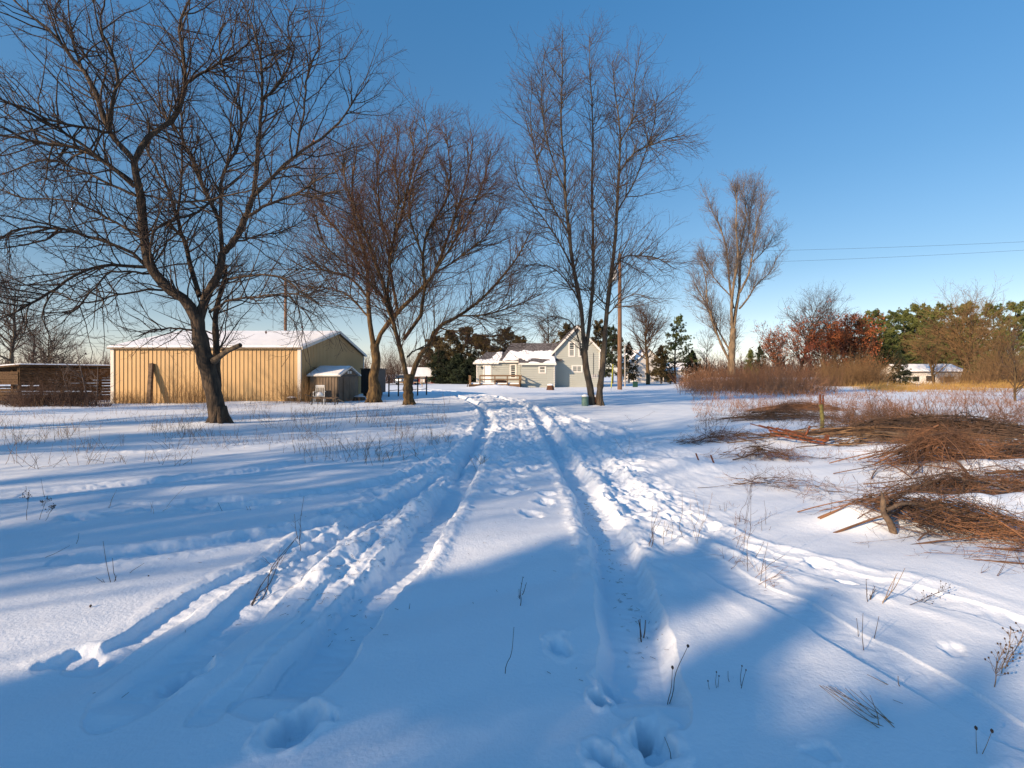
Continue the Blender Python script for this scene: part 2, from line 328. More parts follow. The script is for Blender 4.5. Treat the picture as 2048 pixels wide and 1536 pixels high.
    if m.any():
        xx, yy = x[m], y[m]; s1 = 1-sst(12, 30, yy)
        n1 = np.abs(noise(xx*2.6, yy*1.7, 60)); n2 = np.abs(noise(xx*6.5, yy*4.5, 61)); n3 = noise(xx*15, yy*12, 62)
        big = noise(xx*1.3, yy*.75, 63)
        n4 = np.abs(noise(xx*11+3, yy*8, 64)); h[m] += ch[m]*(-.20*(n1-.2)-.11*(n2-.2)*(.5+.5*s1)-.035*(n4-.2)+.014*n3*s1+.10*big*sst(10, 22, yy))
    far = sst(120, 500, r)
    h = h*(1-far)
    return (h, dirt) if full else h
def hz(x, y): return float(H(np.array([x]), np.array([y]))[0])
def build_ground():
    th1 = np.radians(np.linspace(90+56, 90-56, 960)); th2 = np.radians(np.linspace(90-56, 90+56-360, 70))[1:-1]
    th = np.concatenate([th1, th2]); nt_ = len(th)
    r = [.45]
    while r[-1] < 1.8: r.append(r[-1]*1.02)
    while r[-1] < 12: r.append(r[-1]*1.0032)
    while r[-1] < 70: r.append(r[-1]*1.0062)
    while r[-1] < 4000: r.append(r[-1]*1.07)
    r = np.array(r); X = r[:, None]*np.cos(th)[None]; Y = r[:, None]*np.sin(th)[None]
    Z, dirt = H(X, Y, True)
    V = np.stack([X, Y, Z], -1).reshape(-1, 3); nr = len(r)
    i = np.arange(nr-1)[:, None]*nt_; j = np.arange(nt_)[None]; j2 = (j+1) % nt_
    Q = np.stack([i+j, i+j2, i+nt_+j2, i+nt_+j], -1).reshape(-1, 4)[:, ::-1]
    c = len(V); V = np.vstack([V, [[0, 0, 0]]])
    jj = np.arange(0, nt_, 1); cap = np.stack([np.full(nt_, c), jj, (jj+1) % nt_, np.full(nt_, c)], -1)
    o = mesh_np('snow_ground', V, Q, MSNOW)
    at = o.data.attributes.new('dirt', 'FLOAT', 'POINT'); at.data.foreach_set('value', np.append(dirt.ravel(), 0).astype(np.float32))
    if o.data.polygons[0].normal.z < 0: o.data.flip_normals()
    tag(o, kind='structure')
build_ground()
# ------------------------------------------------------------------ buildings
MTAN = mat('barn_tan', (.50, .335, .155), .55, var=.10, scale=.7, spec=.4); MTRIM = mat('barn_trim', (.62, .60, .55), .6)
MROOFM = mat('barn_roof_edge', (.16, .12, .08), .6)
MSAGE = mat('siding_sage', (.36, .385, .36), .65, var=.05, scale=.9); MWHT = mat('white_paint', (.66, .64, .60), .5); MDOOR = mat('door_white', (.82, .82, .80), .4)
MGLASS = mat('window_glass', (.02, .028, .035), .08, spec=.8); MCURT = mat('curtain', (.20, .22, .22), .9)
MSHIN = mat('shingles', (.16, .15, .155), .9, col2=(.055, .052, .056), scale=5, detail=8)
MWOOD = mat('deck_wood', (.20, .125, .07), .85, var=.4, scale=6, stretch=(1, 1, 6)); MWOODG = mat('weathered_wood', (.14, .085, .045), .9, var=.6, scale=3, stretch=(6, 1, 8), bump=.5)
MDARK = mat('dark_metal', (.03, .03, .032), .6); MRUST = mat('rusty_iron', (.19, .06, .025), .85, col2=(.07, .03, .02), scale=14, bump=.4)
MRED = mat('red_boards', (.30, .03, .03), .7, var=.3, scale=2); MSHED = mat('shed_brown', (.21, .16, .115), .7, var=.25, scale=2.5)
MPOLE = mat('pole_wood', (.21, .12, .07), .85, col2=(.12, .07, .045), scale=4, stretch=(3, 3, .3), bump=.4)
MLOG = mat('log_wood', (.17, .12, .08), .9, col2=(.075, .055, .042), scale=7, bump=.5)
def ribwall(mb, a, b, ztop, step, dep, nrm_, z0=-.2):
    """ribbed metal sheet from a to b (ground plan); ztop(t) gives its height"""
    a = np.array(a, float); b = np.array(b, float); L = np.hypot(*(b-a)); d = (b-a)/L; nn = np.array(nrm_, float); n = int(round(L/step)); w_ = .022
    xs = [(0, 0)]
    for i in range(n):
        c = (i+.5)*L/n; xs += [(c-w_*1.4, 0), (c-w_*.6, dep), (c+w_*.6, dep), (c+w_*1.4, 0)]
    xs.append((L, 0))
    pts = [(a+d*s+nn*o, ztop(s/L)) for s, o in xs]
    for (p, zp), (q, zq) in zip(pts[:-1], pts[1:]):
        mb.poly([(p[0], p[1], z0), (q[0], q[1], z0), (q[0], q[1], zq), (p[0], p[1], zp)])
def snowsheet(corners, mask, nu, nv, th, name, parent, m=None, seed=0):
    """snow lying on a roof plane; mask(u,v)>0 where it lies"""
    A, B, C, D = [np.array(c, float) for c in corners]; u, v = np.meshgrid(np.linspace(0, 1, nu), np.linspace(0, 1, nv))
    P = A*((1-u)*(1-v))[..., None]+B*(u*(1-v))[..., None]+C*(u*v)[..., None]+D*((1-u)*v)[..., None]
    N = np.cross(B-A, D-A); N /= np.linalg.norm(N)
    if N[2] < 0: N = -N
    mk = mask(u, v); e = np.minimum.reduce([u/.02, (1-u)/.02, v/.03, (1-v)/.03]); mk = np.minimum(mk, e*.2-.02)
    h = np.tanh(mk*14)*th*(1+.25*fbm(P[..., 0]*1.3, P[..., 1]*1.3, 2, seed)); h = np.maximum(h, -.05)
    P = P+N*h[..., None]; idx = np.arange(nu*nv).reshape(nv, nu)
    Q = np.stack([idx[:-1, :-1], idx[:-1, 1:], idx[1:, 1:], idx[1:, :-1]], -1); keep = np.maximum.reduce([mk[:-1, :-1], mk[:-1, 1:], mk[1:, 1:], mk[1:, :-1]]) > -.03
    return mesh_np(name, P.reshape(-1, 3), Q[keep], m or MSNOW2, parent)
# --- barn
BX0, BX1, BY0, BY1, BE, BR = -22.35, -11.9, 28.0, 40.0, 3.02, 4.38
barn = thing('metal_barn', 'long tan ribbed metal barn with a low snow covered gable roof', 'barn', (0, 0, 0))
mb = MB(); ribwall(mb, (BX0, BY0), (BX1, BY0), lambda t: BE, .232, .03, (0, -1)); mb.build('front_wall', MTAN, barn)
gz = lambda t: BE+(BR-BE)*(1-abs(2*t-1))
mb = MB()
for (ya, yb, f0, f1) in ((BY0, (BY0+BY1)/2, 0, .5), ((BY0+BY1)/2, BY1, .5, 1)): ribwall(mb, (BX1, ya), (BX1, yb), lambda t, f0=f0, f1=f1: gz(f0+(f1-f0)*t), .232, .03, (1, 0))
mb.build('gable_wall', MTAN, barn)
mb = MB(); mb.poly([(BX0, BY1, 0), (BX0, BY0, 0), (BX0, BY0, BE), (BX0, (BY0+BY1)/2, BR), (BX0, BY1, BE)]); mb.box(BX0, BX1, BY1-.05, BY1, 0, BE); mb.build('rear_walls', MTAN, barn)
mb = MB()
mb.box(BX1-.05, BX1+.06, BY1-.1, BY1+.06, -.1, BE); mb.build('corner_trim', MTRIM, barn)
for x in (BX0, BX1): mb = MB(); mb.box(x-.09, x+.09, BY0-.06, BY0+.06, -.1, BE-.02); mb.build('corner_trim', MTRIM, barn)
ym = (BY0+BY1)/2
mb = MB(); o_ = .18
for ya, yb in ((BY0-o_, ym), (BY1+o_, ym)):
    za = BE-.02; zb = BR+.02
    mb.poly([(BX0-.2, ya, za), (BX1+.2, ya, za), (BX1+.2, yb, zb), (BX0-.2, yb, zb)]); mb.poly([(BX0-.2, ya, za+.09), (BX0-.2, yb, zb+.09), (BX1+.2, yb, zb+.09), (BX1+.2, ya, za+.09)])
    mb.poly([(BX0-.2, ya, za), (BX0-.2, ya, za+.09), (BX1+.2, ya, za+.09), (BX1+.2, ya, za)]); mb.poly([(BX0-.2, ya, za), (BX0-.2, yb, zb), (BX0-.2, yb, zb+.09), (BX0-.2, ya, za+.09)])
roof = mb.build('roof', MROOFM, barn)
mb = MB()
for ya in (BY0-o_, BY1+o_): mb.beam((BX1+.22, ya, BE+.02), (BX1+.22, ym, BR+.06), .04, .18)
mb.build('rake_trim', MTRIM, barn)
snowsheet([(BX0-.22, BY0-o_-.04, BE+.08), (BX1+.2, BY0-o_-.04, BE+.08), (BX1+.2, ym, BR+.12), (BX0-.22, ym, BR+.12)], lambda u, v: u*0+.3, 80, 50, .07, 'roof_snow', roof)
snowsheet([(BX0-.22, BY1+o_, BE+.08), (BX1+.2, BY1+o_, BE+.08), (BX1+.2, ym, BR+.12), (BX0-.22, ym, BR+.12)], lambda u, v: u*0+.3, 40, 30, .07, 'roof_snow', roof)
# leaning post
pa = GP(298, 809); pa = np.array([(298-1024)/F*27.35, 27.35, -.1]); pb = AT(303, 727, 27.93)
mb = MB(); mb.beam(pa, pb, .24, .16); o = mb.build('leaning_post', MLOG, bevel=.02); tag(o, 'thick weathered timber post leaning against the tan front wall of the barn', 'post')
# --- slatted crib on the left
crib = thing('slatted_crib', 'weathered open slatted wooden crib shed left of the tan barn', 'shed', (0, 0, 0))
rc = np.random.default_rng(3)
def slats(a, b, z0, zt, parent, name, miss=.0, h=.135, gap=.012):
    mb = MB(); a = np.array(a); b = np.array(b); z = z0; L = np.linalg.norm(b-a)
    while z < max(zt(0), zt(1))-.06:
        n = 4; cuts = np.sort(np.concatenate([[0, 1], rc.uniform(.15, .85, 2)]))
        for i in range(3):
            if rc.random() < miss and z < 1.0: continue
            p, q = cuts[i], cuts[i+1]-.004; lim = min(zt(p), zt(q))
            if z+h > lim+.05: continue
            A = a+(b-a)*p; B = a+(b-a)*q; j = rc.normal(size=2)*.008
            mb.beam((A[0], A[1], z+h/2+j[0]), (B[0], B[1], z+h/2+j[1]), .03, h*rc.uniform(.9, 1.0))
        z += h+gap*rc.uniform(.6, 1.5)+(.035 if .15 < z < .95 else 0)
    return mb.build(name, MWOODG, parent)
CX, CY = -26.6, 27.0; DX, DY = -24.75, 31.6
slats((CX, CY), (DX, DY), .0, lambda t: 2.0, crib, 'side_slats', .12)
slats((-32.6, CY+.1), (CX-.04, CY), .0, lambda t: 1.45+.53*t, crib, 'end_slats', .03)
slats((-32.7, CY+.1), (-32.7, DY), .0, lambda t: 1.5, crib, 'side_slats', .1)
slats((-32.6, DY+.02), (DX, DY+.02), .0, lambda t: 1.5+.45*t, crib, 'end_slats', .1)
for k in range(6): t_ = k/5; mb = MB(); x = CX+(DX-CX)*t_-.10; y = CY+.1+(DY-CY-.2)*t_; mb.box(x-.12, x, y, y+.12, -.1, 1.95); mb.build('frame_post', MWOODG, crib)
for k in range(5): mb = MB(); mb.box(-32.0+k*1.2, -31.9+k*1.2, CY+.13, CY+.23, -.1, 1.42+.1*k); mb.build('frame_post', MWOODG, crib)
rq = [(-33.1, CY-.18, 1.49), (CX+.16, CY-.18, 2.04), (DX+.16, DY+.2, 2.04), (-33.1, DY+.2, 1.49)]; rt = [(x, y, z+.08) for x, y, z in rq]
mb = MB(); n = 0; mb.v = rq+rt; mb.f = [(3, 2, 1, 0), (4, 5, 6, 7)]+[(i, (i+1) % 4, 4+(i+1) % 4, 4+i) for i in range(4)]; rf = mb.build('roof', MWOODG, crib)
snowsheet([rt[0], rt[1], rt[2], rt[3]], lambda u, v: .3+.1*noise(u*9, v*9, 3), 50, 50, .07, 'roof_snow', rf)
# --- small storage shed by the barn gable
sh = thing('storage_shed', 'small brown metal garden shed with snowy gable roof and double doors beside the barn', 'shed', (0, 0, 0))
sx0, sx1, sy0, sy1, se, sr = -11.55, -9.9, 28.5, 32.2, 1.50, 1.98
mb = MB(); ribwall(mb, (sx0, sy0), (sx1, sy0), lambda t: se, .16, .02, (0, -1)); mb.box(sx0, sx0+.03, sy0, sy1, 0, se); mb.box(sx0, sx1, sy1-.03, sy1, 0, se); mb.build('side_wall', MSHED, sh)
mb = MB(); sg = lambda t: se+(sr-se)*(1-abs(2*t-1)); sm_ = (sy0+sy1)/2
ribwall(mb, (sx1, sy0), (sx1, sm_), lambda t: sg(t/2), .15, .012, (1, 0)); ribwall(mb, (sx1, sm_), (sx1, sy1), lambda t: sg(.5+t/2), .15, .012, (1, 0)); mb.build('door_wall', MSHED, sh)
for ya, yb in ((sm_-1.1, sm_-.02), (sm_+.02, sm_+1.1)):
    mb = MB(); ribwall(mb, (sx1+.04, ya), (sx1+.04, yb), lambda t: 1.45, .11, .015, (1, 0), 0.02); d = mb.build('door', MSHED, sh)
mb = MB(); mb.box(sx1+.02, sx1+.05, sm_-1.5, sm_+1.5, 1.46, 1.53); mb.box(sx1-.03, sx1+.03, sy0-.03, sy0+.03, -.05, se); mb.build('door_track', MDARK, sh)
for k in (-.22, .22):
    mb = MB(); mb.box(sx1+.02, sx1+.05, sm_+k-.15, sm_+k+.15, 1.62, 1.78); mb.build('gable_vent', MTRIM, sh)
mb = MB()
for ya in (sy0-.12, sy1+.12):
    mb.poly([(sx0-.12, ya, se-.03), (sx1+.14, ya, se-.03), (sx1+.14, sm_, sr+.02), (sx0-.12, sm_, sr+.02)]); mb.poly([(sx0-.12, ya, se+.03), (sx1+.14, ya, se+.03), (sx1+.14, sm_, sr+.08), (sx0-.12, sm_, sr+.08)])
    mb.poly([(sx0-.12, ya, se-.03), (sx1+.14, ya, se-.03), (sx1+.14, ya, se+.03), (sx0-.12, ya, se+.03)]); mb.beam((sx1+.15, ya, se), (sx1+.15, sm_, sr+.05), .025, .09)
srf = mb.build('roof', MTRIM, sh)
for ya in (sy0-.13, sy1+.13): snowsheet([(sx0-.12, ya, se+.03), (sx1+.1, ya, se+.03), (sx1+.1, sm_, sr+.09), (sx0-.12, sm_, sr+.09)], lambda u, v: .3+u*0, 30, 20, .06, 'roof_snow', srf)
# --- farmhouse
house = thing('farmhouse', 'sage green farmhouse with white trim, snowy roof and steep gable', 'house', (0, 0, 0))
def lap(mb, Y, xl, xr, z0, z1, bh=.27, out=.055, sgn=-1):
    z = z0
    while z < z1-.01:
        zt = min(z+bh, z1); a, b, c, d = xl(z), xr(z), xr(zt), xl(zt)
        if b-a > .03:
            if c <= d: c = d = (c+d)/2
            mb.poly([(a, Y+sgn*out, z), (b, Y+sgn*out, z), (c, Y, zt), (d, Y, zt)]); mb.poly([(a, Y, z), (b, Y, z), (b, Y+sgn*out, z), (a, Y+sgn*out, z)])
        z += bh
def lapx(mb, X, y0, y1, z0, z1, sgn, bh=.27, out=.05):
    z = z0
    while z < z1-.01: mb.poly([(X+sgn*out, y0, z), (X+sgn*out, y1, z), (X, y1, z+bh), (X, y0, z+bh)]); z += bh
hx0, hx1, hap, hY, hB = 5.3, 10.9, 8.05, 62.0, 71.0; he, hr = 4.42, 7.25
wl = lambda z: hx0 if z < he else hx0+(hap-hx0)*(z-he)/(hr-he); wr = lambda z: hx1 if z < he else hx1-(hx1-hap)*(z-he)/(hr-he)
mb = MB(); lap(mb, hY, wl, wr, 0, hr); lapx(mb, hx0, hY, hB, 0, he, -1); lapx(mb, hx1, hY, hB, 0, he, 1)
mb.prism([(hx0+.01, -.1), (hx1-.01, -.1), (hx1-.01, he), (hap, hr-.02), (hx0+.01, he)], 'y', hY+.02, hB); mb.build('gable_wall', MSAGE, house)
mb = MB(); t_ = .16
for xe, s in ((hx0-.38, -1), (hx1+.38, 1)):
    sl = (hr-he)/(hap-hx0 if s < 0 else hx1-hap); ze = he-.38*sl+.05
    mb.prism([(xe, ze), (xe, ze+.14), (hap, hr+.30), (hap, hr+.12)], 'y', hY-.36, hB+.3)
mrf = mb.build('main_roof', MSHIN, house)
mb = MB()
for xe, s in ((hx0-.42, -1), (hx1+.42, 1)):
    sl = (hr-he)/(hap-hx0 if s < 0 else hx1-hap); ze = he-.42*sl+.02
    mb.prism([(xe, ze-.12), (xe, ze+.20), (hap, hr+.36), (hap, hr+.04)], 'y', hY-.42, hY-.36)
    mb.box(min(xe, xe+s*.04), max(xe, xe+s*.04), hY-.42, hB, ze-.1, ze+.1)
for x in (hx0+.06, hx1-.06): mb.box(x-.08, x+.08, hY-.05, hY, 0, he)
mb.build('rake_board', MWHT, mrf)
def window(px0, px1, py0, py1, Y, parent, kind, wallY=None, curtain=True):
    a = AT(px0, py1, Y); b = AT(px1, py0, Y); x0, x1, z0, z1 = a[0], b[0], a[2], b[2]; t = .14; y = Y-.02
    mb = MB(); mb.box(x0, x0+t, y-.06, y+.03, z0, z1); mb.box(x1-t, x1, y-.06, y+.03, z0, z1); mb.box(x0+t, x1-t, y-.06, y+.03, z1-t, z1); mb.box(x0+t, x1-t, y-.07, y+.03, z0, z0+t)
    w_ = mb.build('window', MWHT, parent)
    xi0, xi1, zi0, zi1 = x0+t, x1-t, z0+t, z1-t
    mb = MB()
    if kind == 'h': zc = (zi0+zi1)/2; mb.box(xi0, xi1, y-.045, y+.02, zc-.035, zc+.035)
    else: xc = (xi0+xi1)/2; mb.box(xc-.04, xc+.04, y-.045, y+.02, zi0, zi1)
    for (p, q) in ((xi0, xi0+.05), (xi1-.05, xi1)): mb.box(p, q, y-.04, y+.01, zi0, zi1)
    mb.build('sash', MWHT, w_)
    mb = MB(); mb.box(xi0, xi1, y-.02, y+.015, zi0, zi1); mb.build('pane', MGLASS, w_)
    if curtain: mb = MB(); mb.box(xi0+.05, xi1-.05, y-.028, y-.022, zi0, (zi0+zi1)/2-.04 if kind == 'h' else zi1); mb.build('blind', MCURT, w_)
window(1136.5, 1150.5, 683.5, 713.6, hY, house, 'h'); window(1156.5, 1170.5, 683.5, 713.6, hY, house, 'h', curtain=False); window(1143, 1165, 730.4, 745, hY, house, 'v')
# wing
gx0, gx1, gB = -4.4, hx0, 68.0; ge = 3.02
mb = MB(); lap(mb, hY, lambda z: gx0, lambda z: gx1, 0, ge); lapx(mb, gx0, hY, gB, 0, ge, -1); mb.box(gx0+.01, gx1, hY+.02, gB, -.1, ge); mb.build('wing_wall', MSAGE, house)
def hip(mb, x0, x1, y0, y1, ze, zr, rx0, ry):
    mb.poly([(x0, y0, ze), (x1, y0, ze), (x1, ry, zr), (rx0, ry, zr)]); mb.poly([(x0, y0, ze), (rx0, ry, zr), (x0, y1, ze)]); mb.poly([(x0, y1, ze), (rx0, ry, zr), (x1, ry, zr), (x1, y1, ze)]); mb.poly([(x0, y1, ze), (x1, y1, ze), (x1, y0, ze), (x0, y0, ze)])
mb = MB(); hip(mb, -1.62, hx0+.9, hY-.35, gB+.3, 3.22, 5.62, -.15, 65.1); big = mb.build('wing_roof', MSHIN, house)
mb = MB(); hip(mb, -4.78, -1.0, hY-.33, gB+.2, 3.02, 4.42, -3.3, 64.6); low = mb.build('wing_roof', MSHIN, house)
mb = MB(); mb.box(-1.64, 1.0, hY-.38, hY-.33, 3.0, 3.22); mb.box(-1.64, -1.58, hY-.33, hY+2, 3.0, 3.21); mb.box(-4.8, -1.65, hY-.36, hY-.31, 2.83, 3.02); mb.box(-4.82, -4.78, hY-.36, gB+.2, 2.83, 3.02); mb.box(gx0-.02, gx0+.12, hY-.05, hY-.031, 0, 2.95); mb.build('fascia', MWHT, big)
for x in (1.55, 4.9): mb = MB(); mb.box(x-.35, x+.2, 64.6, 65.0, 5.15, 5.42); mb.build('roof_vent', MDARK, big)
mb = MB(); mb.box(2.0, 2.03, 62.4, 62.43, 3.3, 4.4); mb.build('vent_pipe', MDARK, big)
# lean-to
lx0, lx1, lY = 1.05, 5.12, 60.4; le = 2.76
mb = MB(); lap(mb, lY, lambda z: lx0, lambda z: lx1, 0, le); lapx(mb, lx0, lY, hY, 0, le, -1); lapx(mb, lx1, lY, hY, 0, le, 1); mb.box(lx0+.01, lx1-.01, lY+.02, hY+.5, -.1, le); mb.build('lean_to_wall', MSAGE, house)
mb = MB(); mb.prism([(60.05, 2.80), (60.05, 2.92), (63.1, 4.24), (63.1, 4.10)], 'x', lx0-.25, lx1+.18); lr = mb.build('lean_to_roof', MSHIN, house)
mb = MB(); mb.box(lx0-.27, lx1+.2, 60.0, 60.05, 2.68, 2.93); mb.box(lx1-.06, lx1+.02, lY-.05, lY-.031, 0, 2.7); mb.build('fascia', MWHT, lr)
snowsheet([(-1.6, hY-.36, 3.23), (hx0, hY-.36, 3.23), (hx0, 65.0, 5.58), (-.15, 65.0, 5.58)], lambda u, v: np.minimum(.56+.10*noise(u*6, v*0+2, 5)+.05*noise(u*22, v*9, 6)-v-.04*(u < .05), np.minimum(u-.06-.05*v, v-(.05+.12*noise(u*7, u*0, 8))*(u < .5)))*1.2, 110, 60, .12, 'roof_snow', big)
snowsheet([(-4.76, hY-.34, 3.03), (-1.2, hY-.34, 3.03), (-1.2, 64.6, 4.43), (-3.3, 64.6, 4.43)], lambda u, v: np.maximum(.30+.1*noise(u*5, v*3, 9)-v, (u-.55+.1*noise(u*6, v*6, 10))*.8-.2*(v-.5)), 70, 40, .10, 'roof_snow', low)
snowsheet([(lx0-.25, 60.03, 2.93), (lx1+.18, 60.03, 2.93), (lx1+.18, 63.1, 4.25), (lx0-.25, 63.1, 4.25)], lambda u, v: .12+.25*noise(u*4+3, v*3, 12)+.3*np.maximum(0, v-.45)+.25*(u-.75)*(v < .35)-.22*np.exp(-((u-.60)/.17)**2-((v-.33)/.16)**2)*1.6-.3*np.exp(-((u-.04)/.09)**2-((v-.3)/.3)**2), 90, 60, .10, 'roof_snow', lr)
window(1077, 1092.5, 732, 747, lY, house, 'h'); window(1019.3, 1033.2, 728.2, 756.7, hY, house, 'h', curtain=False)
a = AT(966, 773, hY); b = AT(983, 729.5, hY)
mb = MB(); mb.box(a[0], a[0]+.14, hY-.08, hY+.02, .45, b[2]); mb.box(b[0]-.14, b[0], hY-.08, hY+.02, .45, b[2]); mb.box(a[0], b[0], hY-.085, hY+.02, b[2]-.14, b[2]); fr = mb.build('door_frame', MWHT, house)
mb = MB(); mb.box(a[0]+.22, b[0]-.14, hY-.06, hY, .45, b[2]-.14); dr = mb.build('door', MDOOR, house, bevel=.01)
mb = MB(); mb.lathe((b[0]-.25, hY-.10, 1.4), [(.035, -.03), (.05, 0), (.035, .03)]); mb.build('handle', MDARK, dr)
mb = MB(); c = AT(963, 735, hY-.15); mb.lathe((c[0], c[1], c[2]-.14), [(.05, 0), (.1, .05), (.12, .22), (.03, .3)]); mb.beam((c[0], c[1], c[2]+.1), (c[0], hY, c[2]+.1), .04, .04); mb.build('wall_lamp', MDARK, house)
mb = MB(); c = AT(1186.6, 752, hY); mb.box(c[0]-.02, c[0]+.02, hY-.08, hY-.031, 1.4, 4.2); mb.build('conduit', MDARK, house)
for px in (1185, 1189, 1193.5):
    mb = MB(); c = AT(px, 750.5, hY-.13); mb.lathe((c[0], hY-.06, c[2]), [(.10, -.14), (.11, -.08), (.09, 0)], axis='y'); mb.box(c[0]-.12, c[0]+.12, hY-.06, hY-.031, c[2]-.35, c[2]+.12); mb.build('meter', mat('meter_grey', (.4, .4, .4), .5) if px == 1185 else bpy.data.materials['meter_grey'], house)
# --- deck
deck = thing('wooden_deck', 'low brown wooden deck with railing and steps in front of the house door', 'deck', (0, 0, 0))
dx0, dx1, dy0, dy1, dz = -5.0, .95, 58.6, 61.95, .42
mb = MB()
for k in range(24): y = dy0+k*(dy1-dy0)/24; mb.box(dx0, dx1, y, y+.125, dz-.05, dz)
mb.build('platform', MWOOD, deck)
mb = MB(); mb.box(dx0, dx1, dy0-.05, dy0-.005, dz-.30, dz-.052); mb.box(dx0-.05, dx0-.005, dy0, dy1, dz-.3, dz-.052); mb.box(dx1+.005, dx1+.05, dy0, dy1, dz-.3, dz-.052)
for x in (-4.9, -3, -1, .8): mb.box(x-.07, x+.07, dy0+.1, dy0+.24, -.1, dz-.052)
mb.build('skirt', MWOOD, deck)
for x, y in [(x, dy0-.1) for x in (-3.75, -2.0, -.55, .87)]+[(dx1+.1, 59.8), (dx1+.1, 61.2), (-5.1, 60.0), (-5.1, 61.6), (-4.85, 58.5)]:
    mb = MB(); mb.box(x-.065, x+.065, y-.065, y+.065, -.05, 1.42); mb.build('post', MWOOD, deck)
mb = MB()
for z in (.95, 1.38): 
    mb.box(-3.75, .93, dy0-.22, dy0-.17, z-.07, z+.07); mb.box(dx1+.17, dx1+.22, dy0-.1, 61.3, z-.07, z+.07); mb.box(-5.22, -5.17, 60.0, 61.9, z-.07, z+.07)
mb.box(-3.8, dx1+.2, dy0-.2, dy0, 1.45, 1.49); mb.build('rail', MWOOD, deck)
mb = MB()
for k in range(3): mb.box(-5.15+.0*k, -3.9, 57.7+k*.3, 58.0+k*.3, .05+.12*k, .10+.12*k)
for x in (-5.2, -3.88): mb.beam((x, 57.65, 0), (x, 58.6, .38), .05, .2)
mb.build('step', MWOOD, deck)
snowsheet([(dx0, dy0, dz+.01), (dx1, dy0, dz+.01), (dx1, dy1, dz+.01), (dx0, dy1, dz+.01)], lambda u, v: .15+.2*noise(u*6, v*4, 14), 60, 40, .13, 'deck_snow', deck)
mb = MB(); mb.box(-2.2, -.6, 59.6, 60.4, dz+.12, dz+.42); mb.box(-1.95, -.85, 59.7, 60.3, dz+.42, dz+.6); o = mb.build('covered_tub', mat('brown_tarp', (.13, .07, .04), .8, bump=.6, bscale=6), bevel=.12); tag(o, 'low brown tarp covered object lying on the wooden deck', 'tarp')
# --- red shed, white house, white far building
def gable_house(name, label, cat, cx, cy, rz, L, Wd, he_, hr_, wallm, gablem, openings, roofm=MROOFM, ov=.3, snowth=.14):
    t = thing(name, label, cat, (cx, cy, 0), rz)
    mb = MB(); mb.box(-L/2, L/2, -Wd/2, -Wd/2+.1, -.2, he_); mb.box(-L/2, L/2, Wd/2-.1, Wd/2, -.2, he_); mb.build('wall', wallm, t)
    for s in (-1, 1):
        mb = MB(); mb.prism([(-Wd/2+.1, -.2), (Wd/2-.1, -.2), (Wd/2-.1, he_), (0, hr_), (-Wd/2+.1, he_)], 'x', s*L/2-.05, s*L/2+.05); mb.build('gable', gablem, t)
    mb = MB(); sl = (hr_-he_)/(Wd/2)
    for s in (-1, 1): mb.prism([(s*(Wd/2+ov), he_-ov*sl), (s*(Wd/2+ov), he_-ov*sl+.14), (0, hr_+.16), (0, hr_+.02)], 'x', -L/2-ov, L/2+ov)
    r = mb.build('roof', roofm, t)
    for s in (-1, 1):
        e = s*(Wd/2+ov); z0 = he_-ov*sl+.15
        snowsheet([(-L/2-ov, e, z0), (L/2+ov, e, z0), (L/2+ov, 0, hr_+.17), (-L/2-ov, 0, hr_+.17)], lambda u, v: .3+u*0, 24, 16, snowth, 'roof_snow', r)
    for (side, p0, p1, z0, z1, kind) in openings:
        mb = MB(); mp_ = MB()
        def bx(m_, a, b, c, d, o0, o1):
            if side == 'f': m_.box(a, b, -Wd/2-o1, -Wd/2-o0, c, d)
            else: m_.box(*( (-L/2-.05-o1, -L/2-.05-o0) if side == 'l' else (L/2+.05+o0, L/2+.05+o1)), a, b, c, d)
        for a, b, c, d in ((p0-.1, p0, z0-.1, z1+.1), (p1, p1+.1, z0-.1, z1+.1), (p0, p1, z1, z1+.1), (p0, p1, z0-.1, z0)): bx(mb, a, b, c, d, .0, .05)
        f = mb.build('window' if kind == 'w' else 'door', MWHT, t); bx(mp_, p0, p1, z0, z1, .002, .02); mp_.build('pane' if kind == 'w' else 'leaf', MGLASS if kind != 'd' else MDOOR, f)
    return t
gable_house('red_shed', 'small red outbuilding with snow covered roof beyond the parked car', 'shed', -15.4, 84, R_(18), 4.6, 3.6, 1.25, 2.55, MRED, mat('tan_gable', (.38, .27, .2), .7), [('f', .9, 1.4, .3, .9, 'w'), ('f', -.2, .4, -.1, 1.0, 'd')])
gable_house('white_house', 'white two storey house half hidden behind conifers right of the utility pole', 'house', 25.2, 100, R_(-78), 9, 5.0, 4.0, 6.3, MWHT, MWHT, [('l', -1.4, .9, .6, 1.7, 'w'), ('l', -.5, .5, 3.2, 4.3, 'w')])
gable_house('white_garage', 'low white garage with snowy roof right of the half hidden white house', 'garage', 31.5, 99, R_(0), 6.5, 5, 2.3, 3.6, MWHT, MWHT, [('f', -2.2, .2, 0, 1.9, 'w')])
gable_house('white_ranch_house', 'low white ranch house with snowy roof in front of the far right pines', 'house', 68.5, 84, R_(-6), 9.4, 6.5, 1.95, 3.0, MWHT, MWHT, [('f', -1.2, -.3, .4, 1.3, 'w'), ('f', -.1, .2, .1, 1.4, 'w'), ('f', 1.4, 3.0, .3, 1.2, 'w'), ('f', -3.2, -2.2, .4, 1.2, 'w')], snowth=.2)
